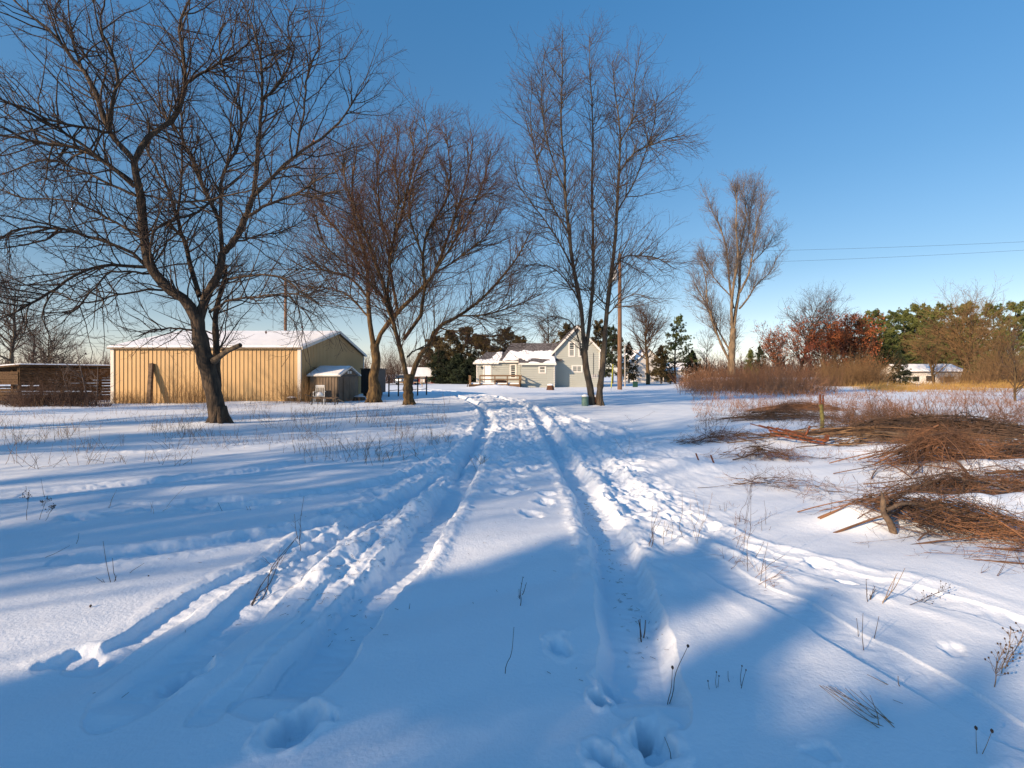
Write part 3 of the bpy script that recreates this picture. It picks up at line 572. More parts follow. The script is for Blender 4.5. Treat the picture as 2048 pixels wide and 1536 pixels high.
# ------------------------------------------------------------------ foreground bare trees
def flare(nb, c, r, rng, n=7, h=.35):
    """root flare: short stout roots from the trunk foot into the snow"""
    for k in range(n):
        a = 2*math.pi*k/n+rng.normal()*.25; q = np.array([math.cos(a), math.sin(a), 0])
        P = np.array([c+q*r*.25+[0, 0, h*1.3], c+q*r*.5+[0, 0, h*.6], c+q*r*.8+[0, 0, h*.15], c+q*r*1.15-[0, 0, .12]])
        nb.tubes(catmull(P, 7)[None], np.linspace(r*.42, r*.24, 7)[None], 7)
def bare_tree(label, traced, levels, mats, seed, Y, base=None, extra=None, group=None, roots=True):
    rng = np.random.default_rng(seed); nb = NB(); L0 = []
    for t in traced:
        pts, rad, dY0, dY = t[:4]; L0.append(limb(nb, pts, rad, Y+dY0, dY, n=16, sides=10 if rad[0] > .07 else 6, rng=rng, wob=.015 if rad[0] < .12 else 0) + ((t[4] if len(t) > 4 else 1),))
    b0 = L0[0][0][0, 0].copy()
    if roots: flare(nb, np.array([b0[0], b0[1], hz(b0[0], b0[1])+.02]), traced[0][1][0]*1.0, rng)
    t = thing('bare_tree', label, 'tree', tuple(b0), 0, group)
    off = -b0
    cur = cat2([(p, r) for p, r, s in L0 if s])
    tw = NB(); allp = []
    for i, lv in enumerate(levels):
        P, R = kids(cur[0], cur[1], rng=rng, **lv); (nb if i == 0 else tw).tubes(P, R, 4 if i == 0 else 3)
        if extra and i == 0:
            pass
        allp.append((P, R))
        if P.shape[1] != 16 and i == 0:
            nxt = (P, R)
        else: nxt = (P, R)
        if i == 0:            # twigs also leave the main limbs directly
            cp = cur[0][:, np.linspace(0, 15, P.shape[1]).astype(int)]; cr = cur[1][:, np.linspace(0, 15, P.shape[1]).astype(int)]
            keep = cr[:, 0] < 9; nxt = (np.concatenate([P, cp[keep]]), np.concatenate([R, cr[keep]]))
        cur = nxt
    for b in (nb, tw): b.V = [v+off for v in b.V]
    nb.build('trunk', mats[0], t); tw.build('crown', mats[1], t)
    if extra: extra(t, allp, off, rng)
    return t
def z7(*p): return [(x*.4558, y*.4558) for x, y in p]
def z8(*p): return [(600+x*.4558, 150+y*.4558) for x, y in p]
def dead_leaves(n, size, m, name='leaves'):
    def f(t, allp, off, rng):
        P = allp[-1][0][:, -1]; i = rng.choice(len(P), n); nb = NB(); C = P[i]+off
        D = nrm(rng.normal(size=(n, 3))+[0, 0, -.6])*size*rng.uniform(.6, 1.3, n)[:, None]; nb.blades(C, D, np.full(n, size*.6), rng); nb.build(name, m, t)
    return f
MLEAFR = mat('leaf_rust', (.34, .11, .035), .8, col2=(.17, .05, .025), scale=.8); MLEAFB = mat('leaf_brown', (.14, .06, .04), .8)
u = .0157
T1 = [([(439, 862), (432, 810), (420, 755), (408, 710), (398, 665), (394, 630)], [.40, .30, .30, .29, .26, .22], 0, 0, 0),
 ([(432, 790), (433, 740), (433, 700), (431, 660), (431, 634), (437, 600), (449, 561), (452, 530)], [.20, .16, .13, .12, .11, .10, .09, .06], .35, .8),
 ([(400, 660), (375, 605), (340, 580), (305, 540), (292, 500), (285, 440), (283, 400), (272, 350), (268, 322)], [.21, .20, .19, .18, .16, .15, .14, .12, .11], 0, -1.2),
 (z7((590, 708), (480, 575), (430, 430), (380, 330), (310, 240), (240, 160), (150, 80), (60, 0)), [.10, .095, .085, .075, .06, .05, .04, .025], -1.2, -.6),
 (z7((588, 712), (650, 600), (720, 550), (778, 500), (815, 360), (800, 230), (788, 100), (835, 0), (860, -60)), [.10, .10, .095, .09, .075, .065, .05, .04, .03], -1.2, 1.0),
 (z7((812, 365), (900, 310), (1000, 255), (1090, 190), (1140, 130)), [.06, .05, .04, .03, .02], -.7, 1.2),
 (z7((480, 575), (490, 470), (515, 340), (480, 200), (440, 110), (460, -20)), [.07, .06, .05, .045, .035, .02], -1.5, -1.2),
 (z7((360, 300), (325, 200), (290, 110), (240, 60), (265, -20)), [.05, .045, .04, .03, .02], -1.5, .6),
 (z7((590, 820), (500, 740), (350, 655), (150, 618), (0, 590), (-150, 560)), [.085, .075, .06, .05, .04, .025], -1.0, -1.2),
 (z7((585, 800), (450, 700), (300, 590), (120, 490), (0, 430), (-120, 370)), [.06, .055, .05, .04, .03, .02], -.9, -2.4),
 (z7((600, 860), (500, 815), (330, 740), (200, 700), (0, 770)), [.06, .05, .045, .035, .02], -.9, 1.6),
 (z7((480, 580), (380, 560), (230, 530), (80, 460), (-40, 440)), [.055, .045, .04, .03, .02], -1.4, -1.5),
 (z7((655, 1180), (560, 1100), (400, 1040), (250, 1000), (90, 1000), (0, 1050), (-90, 1090)), [.075, .065, .055, .05, .04, .03, .02], -.4, -1.6),
 (z7((640, 1172), (450, 1165), (330, 1210), (210, 1290), (110, 1345), (0, 1400)), [.07, .06, .05, .045, .035, .02], -.3, -2.6),
 (z7((640, 1060), (480, 960), (300, 880), (120, 870), (0, 830)), [.05, .045, .035, .03, .02], -.5, 2.2),
 (z7((740, 1270), (640, 1275), (500, 1300), (380, 1330), (250, 1290)), [.05, .04, .035, .03, .02], -.2, -1.0),
 (z7((850, 1450), (740, 1440), (640, 1460), (590, 1475)), [.05, .035, .028, .015], -.1, -.6),
 (z7((660, 1200), (590, 1190), (480, 1200), (390, 1290), (330, 1360), (250, 1385)), [.05, .04, .035, .03, .025, .015], -.4, -2.0),
 (z7((876, 1300), (840, 1180), (810, 1060), (780, 960), (740, 830), (690, 750), (640, 650)), [.10, .09, .08, .07, .055, .045, .03], .1, 1.6),
 (z7((780, 960), (795, 800), (800, 600), (795, 450), (760, 350)), [.05, .045, .04, .03, .02], 1.0, 1.2),
 (z7((870, 1420), (905, 1300), (960, 1200), (975, 1110)), [.19, .17, .155, .14], 0, .4),
 (z7((975, 1115), (965, 980), (920, 890), (860, 750), (800, 610), (700, 480), (600, 330), (560, 200)), [.09, .08, .07, .06, .05, .04, .03, .02], .4, 1.8),
 (z7((968, 1000), (970, 870), (972, 780), (1040, 650), (1062, 500), (1000, 380), (960, 200), (990, 90)), [.07, .065, .06, .055, .045, .035, .028, .02], .4, -1.2),
 (z7((975, 1110), (1030, 1055), (1080, 950), (1112, 860)), [.13, .125, .115, .105], .4, -.3),
 (z7((1112, 860), (1130, 700), (1140, 540), (1150, 430), (1145, 300), (1120, 150), (1060, 0)), [.085, .075, .065, .055, .045, .035, .02], .1, -.8),
 (z7((1112, 862), (1200, 770), (1300, 680), (1400, 610), (1490, 540), (1560, 430), (1620, 350)), [.08, .07, .06, .05, .04, .03, .015], .1, .6),
 (z7((1145, 440), (1230, 360), (1290, 230), (1260, 120), (1300, 20)), [.05, .042, .035, .028, .018], -.3, 1.3),
 (z7((1300, 680), (1330, 500), (1350, 330), (1400, 200), (1380, 80)), [.045, .04, .032, .025, .015], .4, -1.2),
 (z7((1085, 950), (1180, 895), (1300, 850), (1390, 790), (1500, 740)), [.06, .05, .04, .03, .018], .2, -1.8),
 (z7((1030, 1060), (1120, 1040), (1250, 1010), (1340, 960)), [.045, .035, .028, .018], .3, 1.6),
 (z7((985, 1225), (1100, 1210), (1230, 1215), (1330, 1290), (1420, 1350)), [.05, .042, .035, .028, .018], .3, -1.4),
 (z7((965, 860), (850, 940), (740, 970), (650, 1030), (560, 1070)), [.055, .05, .042, .03, .018], .5, -2.0),
 (z7((920, 1370), (1000, 1320), (1150, 1300), (1300, 1290), (1400, 1330)), [.06, .045, .035, .028, .018], .2, -2.2),
 (z7((610, 850), (800, 890), (1000, 860), (1090, 840)), [.04, .035, .03, .015], -.7, -1.2),
]
lv1 = [dict(n=720, tr=(.12, 1), ang=(30, 65), L=2.6, K=7, rmax=.026, up=.05, jit=.17, r1=.0055, tfall=.35),
       dict(n=4900, tr=(.12, 1), ang=(28, 62), L=.95, K=5, rmax=.008, up=.05, jit=.2, r1=.0036),
       dict(n=16000, tr=(.15, 1), ang=(28, 62), L=.36, K=4, rmax=.0048, up=.06, jit=.2, r1=.0026)]
def thin(T, k, k0): return [(q[0], [x*(k0 if i == 0 else k) for x in q[1]])+tuple(q[2:]) for i, q in enumerate(T)]
T1 = thin(T1, .78, .80)
t1 = bare_tree('big dark bare tree with a sawn off limb and wide crown in the left foreground', T1, lv1, (MBARK1, MTW1), 1, 15.7, extra=dead_leaves(260, .09, MLEAFB))
nb = NB(); nb.tubes(catmull([AT(428, 722, 15.6), AT(455, 702, 15.3), AT(481, 690, 15.1)], 6)[None]-np.array(t1.location), np.array([[.12, .085, .075, .072, .07, .066]]), 12)
c_ = AT(481.3, 689.7, 15.1); nb.tubes(np.array([[c_-[.001, 0, 0], c_+[.03, 0, .012]]])-np.array(t1.location), np.array([[.065, .001]]), 12); nb.build('sawn_limb', MBARK3, t1)
# tree with a bent thick trunk, behind
T2 = [(z8((322, 1422), (330, 1380), (322, 1330), (335, 1260), (328, 1200), (328, 1180)), [.50, .40, .30, .27, .27, .25], 0, 0, 0),
 (z8((326, 1200), (308, 1100), (300, 1000), (297, 900), (290, 800), (240, 640), (230, 480), (250, 330)), [.20, .17, .15, .13, .11, .09, .06, .04], 0, -.8),
 (z8((330, 1200), (360, 1125), (430, 1040), (520, 950), (590, 870), (645, 720), (700, 560), (740, 420), (760, 300)), [.19, .17, .16, .14, .12, .09, .07, .05, .03], 0, .8),
 (z8((430, 1040), (405, 900), (390, 800), (420, 700), (470, 520), (500, 350), (480, 230)), [.11, .10, .09, .08, .065, .05, .03], .2, -1.5),
 (z8((300, 980), (230, 900), (130, 860), (30, 850), (-60, 800)), [.09, .07, .055, .04, .025], -.2, -1.6),
 (z8((290, 850), (180, 700), (100, 600), (60, 450), (90, 330)), [.08, .07, .055, .04, .025], -.5, 1.4),
 (z8((300, 1060), (200, 960), (80, 930), (-20, 960)), [.07, .055, .04, .025], -.2, 1.6),
 (z8((590, 870), (700, 800), (820, 700), (880, 560)), [.07, .055, .04, .025], .6, 1.2),
 (z8((390, 800), (350, 600), (340, 420), (360, 260)), [.07, .06, .045, .03], -.3, .6)]
lv2 = [dict(n=380, tr=(.12, 1), ang=(24, 58), L=3.9, K=8, rmax=.026, up=.075, jit=.13, r1=.006, tfall=.68),
       dict(n=3100, tr=(.12, 1), ang=(22, 52), L=1.45, K=6, rmax=.011, up=.06, jit=.16, r1=.0045),
       dict(n=9500, tr=(.15, 1), ang=(25, 52), L=.6, K=4, rmax=.006, up=.07, jit=.17, r1=.0038)]
T2 = thin(T2, .82, .95)
t2 = bare_tree('gnarled bare tree with swollen trunk foot beside the garden shed', T2, lv2, (MBARK2, MTW2), 2, 29.0)
T3 = [([(818, 818), (816, 775), (818, 748)], [.30, .27, .26], 0, 0, 0),
 ([(814, 760)]+z8((450, 1240), (410, 1090), (380, 960), (340, 850), (300, 740), (250, 600), (200, 480), (190, 350)), [.18, .16, .145, .13, .11, .09, .07, .05, .03], 0, -1.0),
 ([(822, 760)]+z8((520, 1240), (570, 1180), (600, 1110), (700, 1055), (800, 980), (900, 870), (960, 790), (1010, 690)), [.18, .16, .14, .12, .10, .085, .07, .05, .03], 0, .9),
 (z8((455, 1160), (490, 1110), (530, 1060), (545, 930), (540, 800), (560, 680), (640, 560), (660, 400), (640, 250)), [.13, .125, .12, .105, .09, .075, .06, .045, .03], -.2, 1.4),
 (z8((410, 1090), (350, 960), (240, 850), (120, 760), (60, 620)), [.08, .07, .055, .04, .025], -.3, -1.8),
 (z8((545, 930), (620, 820), (720, 650), (800, 480), (840, 320)), [.08, .07, .055, .04, .025], .2, .8),
 (z8((380, 960), (400, 780), (430, 560), (420, 380), (440, 220)), [.075, .065, .05, .04, .025], -.5, 1.0),
 (z8((540, 800), (480, 620), (500, 450), (560, 300), (540, 180)), [.075, .06, .05, .035, .022], .2, -1.6),
 (z8((700, 1058), (820, 1050), (950, 1010), (1060, 960)), [.06, .05, .035, .022], .4, -1.8),
 (z8((600, 1110), (720, 1130), (830, 1150), (930, 1120)), [.05, .04, .03, .02], .3, -1.2),
 (z8((560, 680), (640, 600), (740, 540), (850, 520)), [.05, .04, .03, .02], .8, -1.2),
 (z8((470, 1240), (500, 1210), (545, 1195)), [.06, .05, .04], .0, .6)]
lv3 = [dict(n=500, tr=(.10, 1), ang=(24, 60), L=3.4, K=8, rmax=.023, up=.06, jit=.13, r1=.0055, tfall=.68),
       dict(n=4100, tr=(.12, 1), ang=(22, 54), L=1.3, K=6, rmax=.010, up=.05, jit=.16, r1=.0042),
       dict(n=12000, tr=(.15, 1), ang=(25, 52), L=.55, K=4, rmax=.0055, up=.06, jit=.17, r1=.0034)]
T3 = thin(T3, .76, .95)
t3 = bare_tree('spreading reddish bare tree with low forked trunk in the middle of the yard', T3, lv3, (MBARK2, MTW2), 3, 25.0)
# tall twin trees by the green box
T4 = [([(1183, 820), (1181, 780), (1172, 735), (1169, 700)], [.24, .20, .185, .175], 0, 0, 0),
 ([(1170, 705)]+z8((1230, 1000), (1200, 850), (1180, 700), (1165, 550), (1160, 400), (1145, 200), (1150, 0), (1150, -180)), [.15, .135, .12, .105, .09, .075, .055, .04, .02], 0, -1.0),
 ([(1172, 700)]+z8((1275, 1050), (1285, 850), (1285, 700), (1280, 500), (1288, 250), (1275, 50), (1270, -170)), [.14, .125, .105, .09, .075, .055, .04, .02], 0, .9),
 (z8((1200, 850), (1130, 720), (1060, 620), (960, 480), (940, 380)), [.065, .05, .04, .03, .018], -.3, -1.6),
 (z8((1180, 700), (1090, 540), (1040, 380), (1010, 180), (1020, 60)), [.06, .05, .04, .03, .018], -.5, 1.2),
 (z8((1165, 520), (1110, 380), (1070, 220), (1060, 20), (1075, -110)), [.055, .045, .038, .028, .016], -.6, -1.2),
 (z8((1230, 1000), (1140, 870), (1040, 830), (960, 850)), [.05, .04, .03, .018], -.1, -1.6),
 (z8((1250, 1290), (1200, 1100), (1110, 1060), (1050, 1090)), [.05, .04, .03, .018], -.1, 1.4)]
T4b = [([(1200, 819), (1199, 788), (1205, 735), (1208, 697)], [.23, .19, .175, .165], 0, 0, 0),
 ([(1208, 700)]+z8((1345, 1050), (1365, 880), (1385, 700), (1395, 500), (1400, 420), (1405, 250), (1380, 60), (1370, -60)), [.16, .145, .125, .105, .09, .08, .055, .035, .02], 0, .5),
 (z8((1400, 430), (1470, 340), (1600, 285), (1690, 265)), [.065, .055, .035, .02], .4, -1.0),
 (z8((1370, 870), (1420, 800), (1550, 800), (1650, 850)), [.06, .05, .04, .02], .1, 1.4),
 (z8((1345, 1060), (1400, 1000), (1470, 960), (1560, 1000)), [.04, .035, .03, .018], .0, -1.2),
 (z8((1390, 600), (1460, 480), (1520, 330), (1560, 180), (1540, 60)), [.06, .05, .04, .03, .018], .3, 1.2),
 (z8((1405, 300), (1460, 180), (1470, 20), (1490, -80)), [.05, .04, .03, .018], .4, -1.0),
 (z8((1345, 1010), (1290, 960), (1230, 900)), [.05, .04, .02], 0, -.8)]
lv4 = [dict(n=330, tr=(.12, 1), ang=(30, 62), L=3.5, K=8, rmax=.020, up=.05, jit=.10, r1=.005, tfall=.72),
       dict(n=2400, tr=(.12, 1), ang=(28, 56), L=1.25, K=5, rmax=.008, up=.04, jit=.12, r1=.0038),
       dict(n=5600, tr=(.15, 1), ang=(28, 55), L=.5, K=4, rmax=.0045, up=.03, jit=.12, r1=.003)]
T4 = thin(T4, .74, .85); T4b = thin(T4b, .76, .85)
t4 = bare_tree('tall slender bare tree forked into two stems beside the green barrel', T4, lv4, (MBARK3, MTW3), 4, 25.0)
lv4b = [dict(l) for l in lv4]; lv4b[0]['n'] = 250; lv4b[1]['n'] = 1800; lv4b[2]['n'] = 4200
t4b = bare_tree('tall slender bare tree with one leaning stem nearest the utility pole', T4b, lv4b, (MBARK3, MTW3), 5, 24.9)
# cottonwood on the right, behind the thicket
def z3(*p): return [(1380+x*.267, 350+y*.267) for x, y in p]
T5 = [(z3((310, 1500), (310, 1400), (318, 1250), (325, 1150)), [.62, .52, .46, .42], 0, 0, 0),
 (z3((325, 1150), (345, 1000), (370, 850), (375, 650), (385, 500), (420, 300), (400, 80)), [.36, .30, .25, .19, .14, .09, .04], 0, 1),
 (z3((318, 1160), (310, 1000), (330, 800), (360, 620), (345, 400), (350, 200), (330, 50)), [.30, .26, .22, .17, .12, .08, .04], 0, -1.5),
 (z3((325, 1000), (300, 850), (285, 680), (270, 540), (220, 380), (160, 260), (140, 180)), [.22, .20, .17, .14, .10, .07, .03], 0, 1.5),
 (z3((370, 1000), (430, 930), (500, 820), (600, 730), (660, 600)), [.18, .15, .11, .07, .03], 0, 1.5),
 (z3((375, 880), (440, 740), (470, 580), (500, 380), (560, 150)), [.20, .17, .13, .09, .04], 0, -1),
 (z3((300, 1400), (230, 1260), (170, 1100), (130, 950), (120, 800), (90, 650)), [.26, .22, .18, .13, .09, .04], 0, -1.5),
 (z3((300, 1320), (210, 1160), (130, 980), (60, 860), (10, 740)), [.18, .15, .11, .07, .03], 0, 1),
 (z3((300, 900), (230, 830), (150, 720), (90, 560)), [.12, .1, .07, .03], 0, 1.5),
 (z3((380, 640), (430, 500), (450, 300), (480, 90)), [.12, .1, .07, .03], .4, 1),
 (z3((470, 650), (560, 560), (640, 430)), [.10, .07, .03], .4, 2)]
lv5 = [dict(n=420, tr=(.2, 1), ang=(18, 42), L=3.3, K=6, rmax=.028, up=.14, jit=.12, r1=.011, tfall=.5),
       dict(n=3000, tr=(.12, 1), ang=(22, 48), L=1.8, K=4, rmax=.016, up=.10, jit=.15, r1=.008),
       dict(n=11000, tr=(.15, 1), ang=(25, 52), L=.8, K=3, rmax=.010, up=.06, jit=.15, r1=.006)]
T5 = [(a, [x*(.66 if i else .85) for x in r], c, d) for i, (a, r, c, d) in enumerate([q[:4] for q in T5])]
t5 = bare_tree('tall pale bare cottonwood tree rising out of the reddish thicket', T5, lv5, (MBARK4, MTW4), 6, 62.0, roots=False)
# ------------------------------------------------------------------ generic trees
def gen_tree(t, h, spread, r, rng, mats, counts=(40, 320, 900), low=.25, ang=(30, 60), up=.08, tipr=.012, leaves=None, stems=1, L1=None):
    nb = NB(); tw = NB(); S = np.zeros((stems, 3))
    if stems > 1: S[:, :2] = rng.normal(size=(stems, 2))*r*.7
    D = np.tile([0, 0, 1.], (stems, 1))+rng.normal(size=(stems, 3))*(.06 if stems == 1 else .22); S[:, 2] = -.2
    P, R = grow(S, D, np.full(stems, h)*rng.uniform(.85, 1, stems), np.full(stems, r), tipr, 9, rng, .07, .03); nb.tubes(P, R, 7)
    L = L1 or spread
    a = kids(P, R, counts[0], rng, tr=(low, 1), ang=ang, L=L*1.35, tfall=.55, K=6, rmax=r*.5, up=up, jit=.14, r1=tipr, rr=.6); nb.tubes(*a, 4)
    b = kids(a[0], a[1], counts[1], rng, tr=(.1, 1), ang=(25, 55), L=L*.5, K=5, rmax=r*.16, up=up*.8, r1=tipr*.8); tw.tubes(*b, 3)
    c = kids(b[0], b[1], counts[2], rng, tr=(.1, 1), ang=(25, 55), L=L*.22, K=3, rmax=r*.1, up=up*.6, r1=tipr*.65); tw.tubes(*c, 3)
    nb.build('trunk', mats[0], t); tw.build('crown', mats[1], t)
    if leaves:
        n, size, m, zmax = leaves; n = int(n*1.9); size *= .68; C = c[0][:, 1:].reshape(-1, 3); C = np.vstack([C, b[0][:, 2:].reshape(-1, 3)])
        C = C[(C[:, 2] < h*zmax+rng.normal(size=len(C))*h*.12)]; lump = fbm(C[:, 0]*.55+C[:, 1]*.3, C[:, 2]*.55, 2, 77); C = C[lump > -.12]
        C = C[rng.choice(len(C), n)]+rng.normal(size=(n, 3))*size*.6
        D = nrm(rng.normal(size=(n, 3)))*size*rng.uniform(.6, 1.4, n)[:, None]; nl = NB(); nl.blades(C, D, np.linalg.norm(D, axis=1)*.7, rng); nl.build('leaves', m, t, smooth=False)
def gt(px, Y, top, label, seed, spread=None, group='bare trees along the horizon', **k):
    h = CH-(top-HOR)/F*Y; x = (px-1024)/F*Y; t = thing('bare_tree', label, 'tree', (x, Y, 0), 0, group); rng = np.random.default_rng(seed)
    gen_tree(t, h, spread or h*.35, k.pop('r', h*.02), rng, k.pop('mats', (MBARK3, MTW4)), **k); return t
gt(1296, 76, 592, 'round headed bare tree with golden trunk just right of the utility pole', 21, spread=4.6, r=.34, mats=(MBARK2, MTW3), counts=(60, 620, 2200), low=.34, tipr=.012)
gt(30, 50, 548, 'bare tree behind the slatted crib at the left edge', 22, spread=3.8, r=.24, mats=(MBARK3, MTW3), counts=(46, 460, 1600), tipr=.011)
gt(96, 56, 655, 'low round bare tree behind the slatted crib', 23, spread=3.6, r=.2, mats=(MBARK3, MTW3), counts=(50, 400, 1300), low=.12, tipr=.012)
gt(62, 60, 640, 'small bare tree between two others behind the slatted crib', 24, spread=2.6, r=.16, mats=(MBARK3, MTW3), counts=(36, 260, 700), tipr=.012)
gt(1098, 96, 600, 'slender bare tree rising behind the farmhouse roof', 25, spread=4.6, r=.3, mats=(MBARK3, MTW4), counts=(40, 400, 1200), tipr=.013)
gt(1412, 86, 655, 'thin bare tree between the white pine and the cottonwood', 26, spread=2.6, r=.13, mats=(MBARK3, MTW4), counts=(26, 200, 600), tipr=.012)
gt(1598, 92, 588, 'bare topped oak tree with sparse rust leaves on its lower boughs', 27, spread=6.0, r=.34, mats=(MBARK3, MTW3), counts=(60, 560, 2200), tipr=.013, low=.22, leaves=(2300, .30, MLEAFR, .62))
gt(1560, 86, 655, 'low spreading oak tree full of orange rust leaves by the cottonwood', 28, spread=4.2, r=.25, mats=(MBARK3, MTW3), counts=(50, 420, 1300), tipr=.013, low=.15, leaves=(1500, .28, MLEAFR, 1.0))
gt(1672, 96, 604, 'grey topped oak tree with dark red leaves low down', 29, spread=5.4, r=.3, mats=(MBARK3, MTW3), counts=(54, 480, 1900), tipr=.013, leaves=(2400, .32, mat('leaf_dark_red', (.17, .05, .03), .8, var=.4, scale=.6), .62))
gt(1712, 84, 640, 'dense oak tree of copper red leaves beside the first pine', 30, spread=4.8, r=.26, mats=(MBARK3, MTW3), counts=(60, 500, 1500), tipr=.013, low=.1, leaves=(5200, .34, MLEAFR, 1.1))
gt(1645, 88, 680, 'low dark oak tree with deep red leaves in front of the grey topped oak', 31, spread=4.6, r=.26, mats=(MBARK3, MTW3), counts=(50, 400, 1200), tipr=.013, low=.08, leaves=(3200, .32, bpy.data.materials['leaf_dark_red'], 1.0))
gt(1925, 72, 618, 'big golden brown bare tree beside the white ranch house', 32, spread=6.6, r=.30, mats=(MBARK2, MTW5), counts=(50, 460, 1500), tipr=.012, low=.24, ang=(35, 65))
gt(1868, 76, 668, 'golden brown bare tree left of the big one by the ranch house', 33, spread=4.4, r=.2, mats=(MBARK2, MTW5), counts=(36, 260, 800), tipr=.013, low=.2)
gt(1990, 66, 650, 'golden brown bare tree at the right edge before the last pines', 34, spread=3.8, r=.2, mats=(MBARK2, MTW5), counts=(36, 260, 800), tipr=.012, low=.2)
gt(2030, 30, 690, 'small dark sapling with rising boughs at the right edge', 35, spread=1.6, r=.07, mats=(MBARK2, MTW3), counts=(22, 120, 300), tipr=.006, low=.1)
# saplings before the crib
for px, top, sd_, lb in ((177, 668, 41, 'pale leafless sapling standing upright before the slatted crib'), (150, 730, 42, 'pale leafless sapling leaning left before the slatted crib'), (193, 715, 43, 'crooked pale sapling between the crib and the barn corner')):
    t = thing('sapling', lb, 'sapling', tuple(GP(px, 811)), R_(20*sd_)); t.location.z = hz(*t.location[:2]); t.rotation_euler = (0, R_({41: 1, 42: -14, 43: 5}[sd_]), R_(0))
    rng = np.random.default_rng(sd_); h = CH-(top-HOR)/F*t.location.y; gen_tree(t, h, .9, .045, rng, (MTW4, MTW4), counts=(9, 30, 50), low=.2, tipr=.006)
# ------------------------------------------------------------------ conifers
MPINE = mat('needles_green', (.155, .175, .05), .8, col2=(.05, .075, .026), scale=.45, detail=6); MPINE2 = mat('needles_brown_green', (.13, .09, .035), .8, col2=(.045, .042, .018), scale=.5, detail=6)
MPINE3 = mat('needles_dark', (.035, .05, .022), .85, col2=(.014, .022, .012), scale=.5)
def conifer(t, h, R, rng, m, nbr=90, tufts=9, blades=12, size=.42, low=.12, flat=.15, shape='pine', snow=0, trunk=None):
    nb = NB(); P, r = grow(np.array([[0, 0, -.2]]), np.array([[0, 0, 1.]]), np.array([h*.97]), np.array([h*.018]), .03, 8, rng, .02, .02); nb.tubes(P, r, 7)
    tt = np.sort(rng.uniform(low, 1, nbr)); 
    if shape == 'pine': tt = np.round(tt*h/.75)*.75/h*(1+rng.normal(size=nbr)*.01); tt = np.clip(tt, low, .99)
    prof = (np.sin(np.clip((1-tt)*1.35+.22, 0, 1.57))*.95 if shape == 'pine' else (1-tt)**.8+.05)
    L = R*prof*rng.uniform(.55, 1.15, nbr); az = rng.uniform(0, 2*np.pi, nbr); up = (.05+.35*tt if shape == 'pine' else -.15+.3*tt)
    D = np.stack([np.cos(az), np.sin(az), up], -1); k = tt*7; i0 = np.minimum(k.astype(int), 6); f = (k-i0)[:, None]; S = P[0, i0]*(1-f)+P[0, i0+1]*f
    B, Br = grow(S, D, L, np.maximum(L*.014, .02), .012, 6, rng, .09, .03); nb.tubes(B, Br, 4); nb.build('trunk', trunk or MBARK1, t)
    size *= .76; blades = int(blades*1.6)
    n = nbr*tufts; bi = np.repeat(np.arange(nbr), tufts); u_ = rng.uniform(.25, 1.02, n)**.8*5; ii = np.minimum(u_.astype(int), 4); ff = np.minimum(u_-ii, 1)[:, None]
    C = B[bi, ii]*(1-ff)+B[bi, ii+1]*ff; sp = (L[bi]*.20*(1.1-u_/6))[:, None]; C = C+rng.normal(size=(n, 3))*sp*np.array([1, 1, .0])+rng.normal(size=(n, 3))*[.05, .05, flat]
    C2 = np.repeat(C, blades, 0); D2 = nrm(rng.normal(size=C2.shape)+nrm(D)[np.repeat(bi, blades)]*.5+[0, 0, .35])*size*rng.uniform(.5, 1.2, len(C2))[:, None]
    f_ = NB(); f_.blades(C2, D2, np.linalg.norm(D2, axis=1)*.26, rng); f_.build('crown', m, t, smooth=False)
    if snow:
        i = rng.choice(len(C), snow); c = C[i]+[0, 0, size*.22]; s_ = NB(); a = rng.uniform(0, 6.28, snow)
        d = np.stack([np.cos(a), np.sin(a), rng.normal(size=snow)*.1], -1)*size*rng.uniform(.5, 1.3, snow)[:, None]; s_.blades(c-d*.5, d, np.linalg.norm(d, axis=1)*.55, rng, flat=np.tile([0, 0, 1.], (snow, 1))); s_.build('snow_clumps', MSNOW2, t)
def cf(px, Y, top, label, seed, R=None, m=MPINE, **k):
    h = CH-(top-HOR)/F*Y; t = thing('pine_tree' if k.get('shape', 'pine') == 'pine' else 'spruce_tree', label, 'tree', ((px-1024)/F*Y, Y, 0), seed*1.3, k.pop('group', None)); conifer(t, h, R or h*.3, np.random.default_rng(seed), m, **k); return t
cf(1350, 84, 633, 'open layered white pine with separate tiers standing above the white garage', 51, R=4.4, nbr=60, tufts=11, blades=16, size=.38, low=.24, snow=120)
cf(1322, 82, 690, 'dark brown green spruce left of the open layered white pine', 52, R=3.0, m=MPINE2, shape='spruce', nbr=110, tufts=9, snow=60, size=.35)
cf(1384, 88, 700, 'low dark spruce right of the open layered white pine', 53, R=3.2, m=MPINE3, shape='spruce', nbr=90, tufts=9, snow=60, size=.35)
cf(1258, 88, 682, 'small brown green conifer right behind the utility pole', 54, R=2.5, m=MPINE2, shape='spruce', nbr=90, tufts=8, snow=40, size=.32)
cf(1225, 84, 650, 'dark pine with snowy gaps right of the farmhouse gable', 55, R=3.4, m=MPINE3, nbr=90, tufts=11, blades=14, snow=140)
cf(1196, 90, 640, 'brown green pine behind the farmhouse gable peak', 56, R=3.8, m=MPINE2, nbr=80, tufts=11, blades=14)
cf(1130, 92, 643, 'brown green pine left of the farmhouse gable peak', 57, R=4.0, m=MPINE2, nbr=90, tufts=11, blades=14)
cf(1162, 96, 650, 'round topped pine hidden behind the farmhouse gable', 58, R=4.2, m=MPINE2, nbr=90, tufts=11, blades=14)
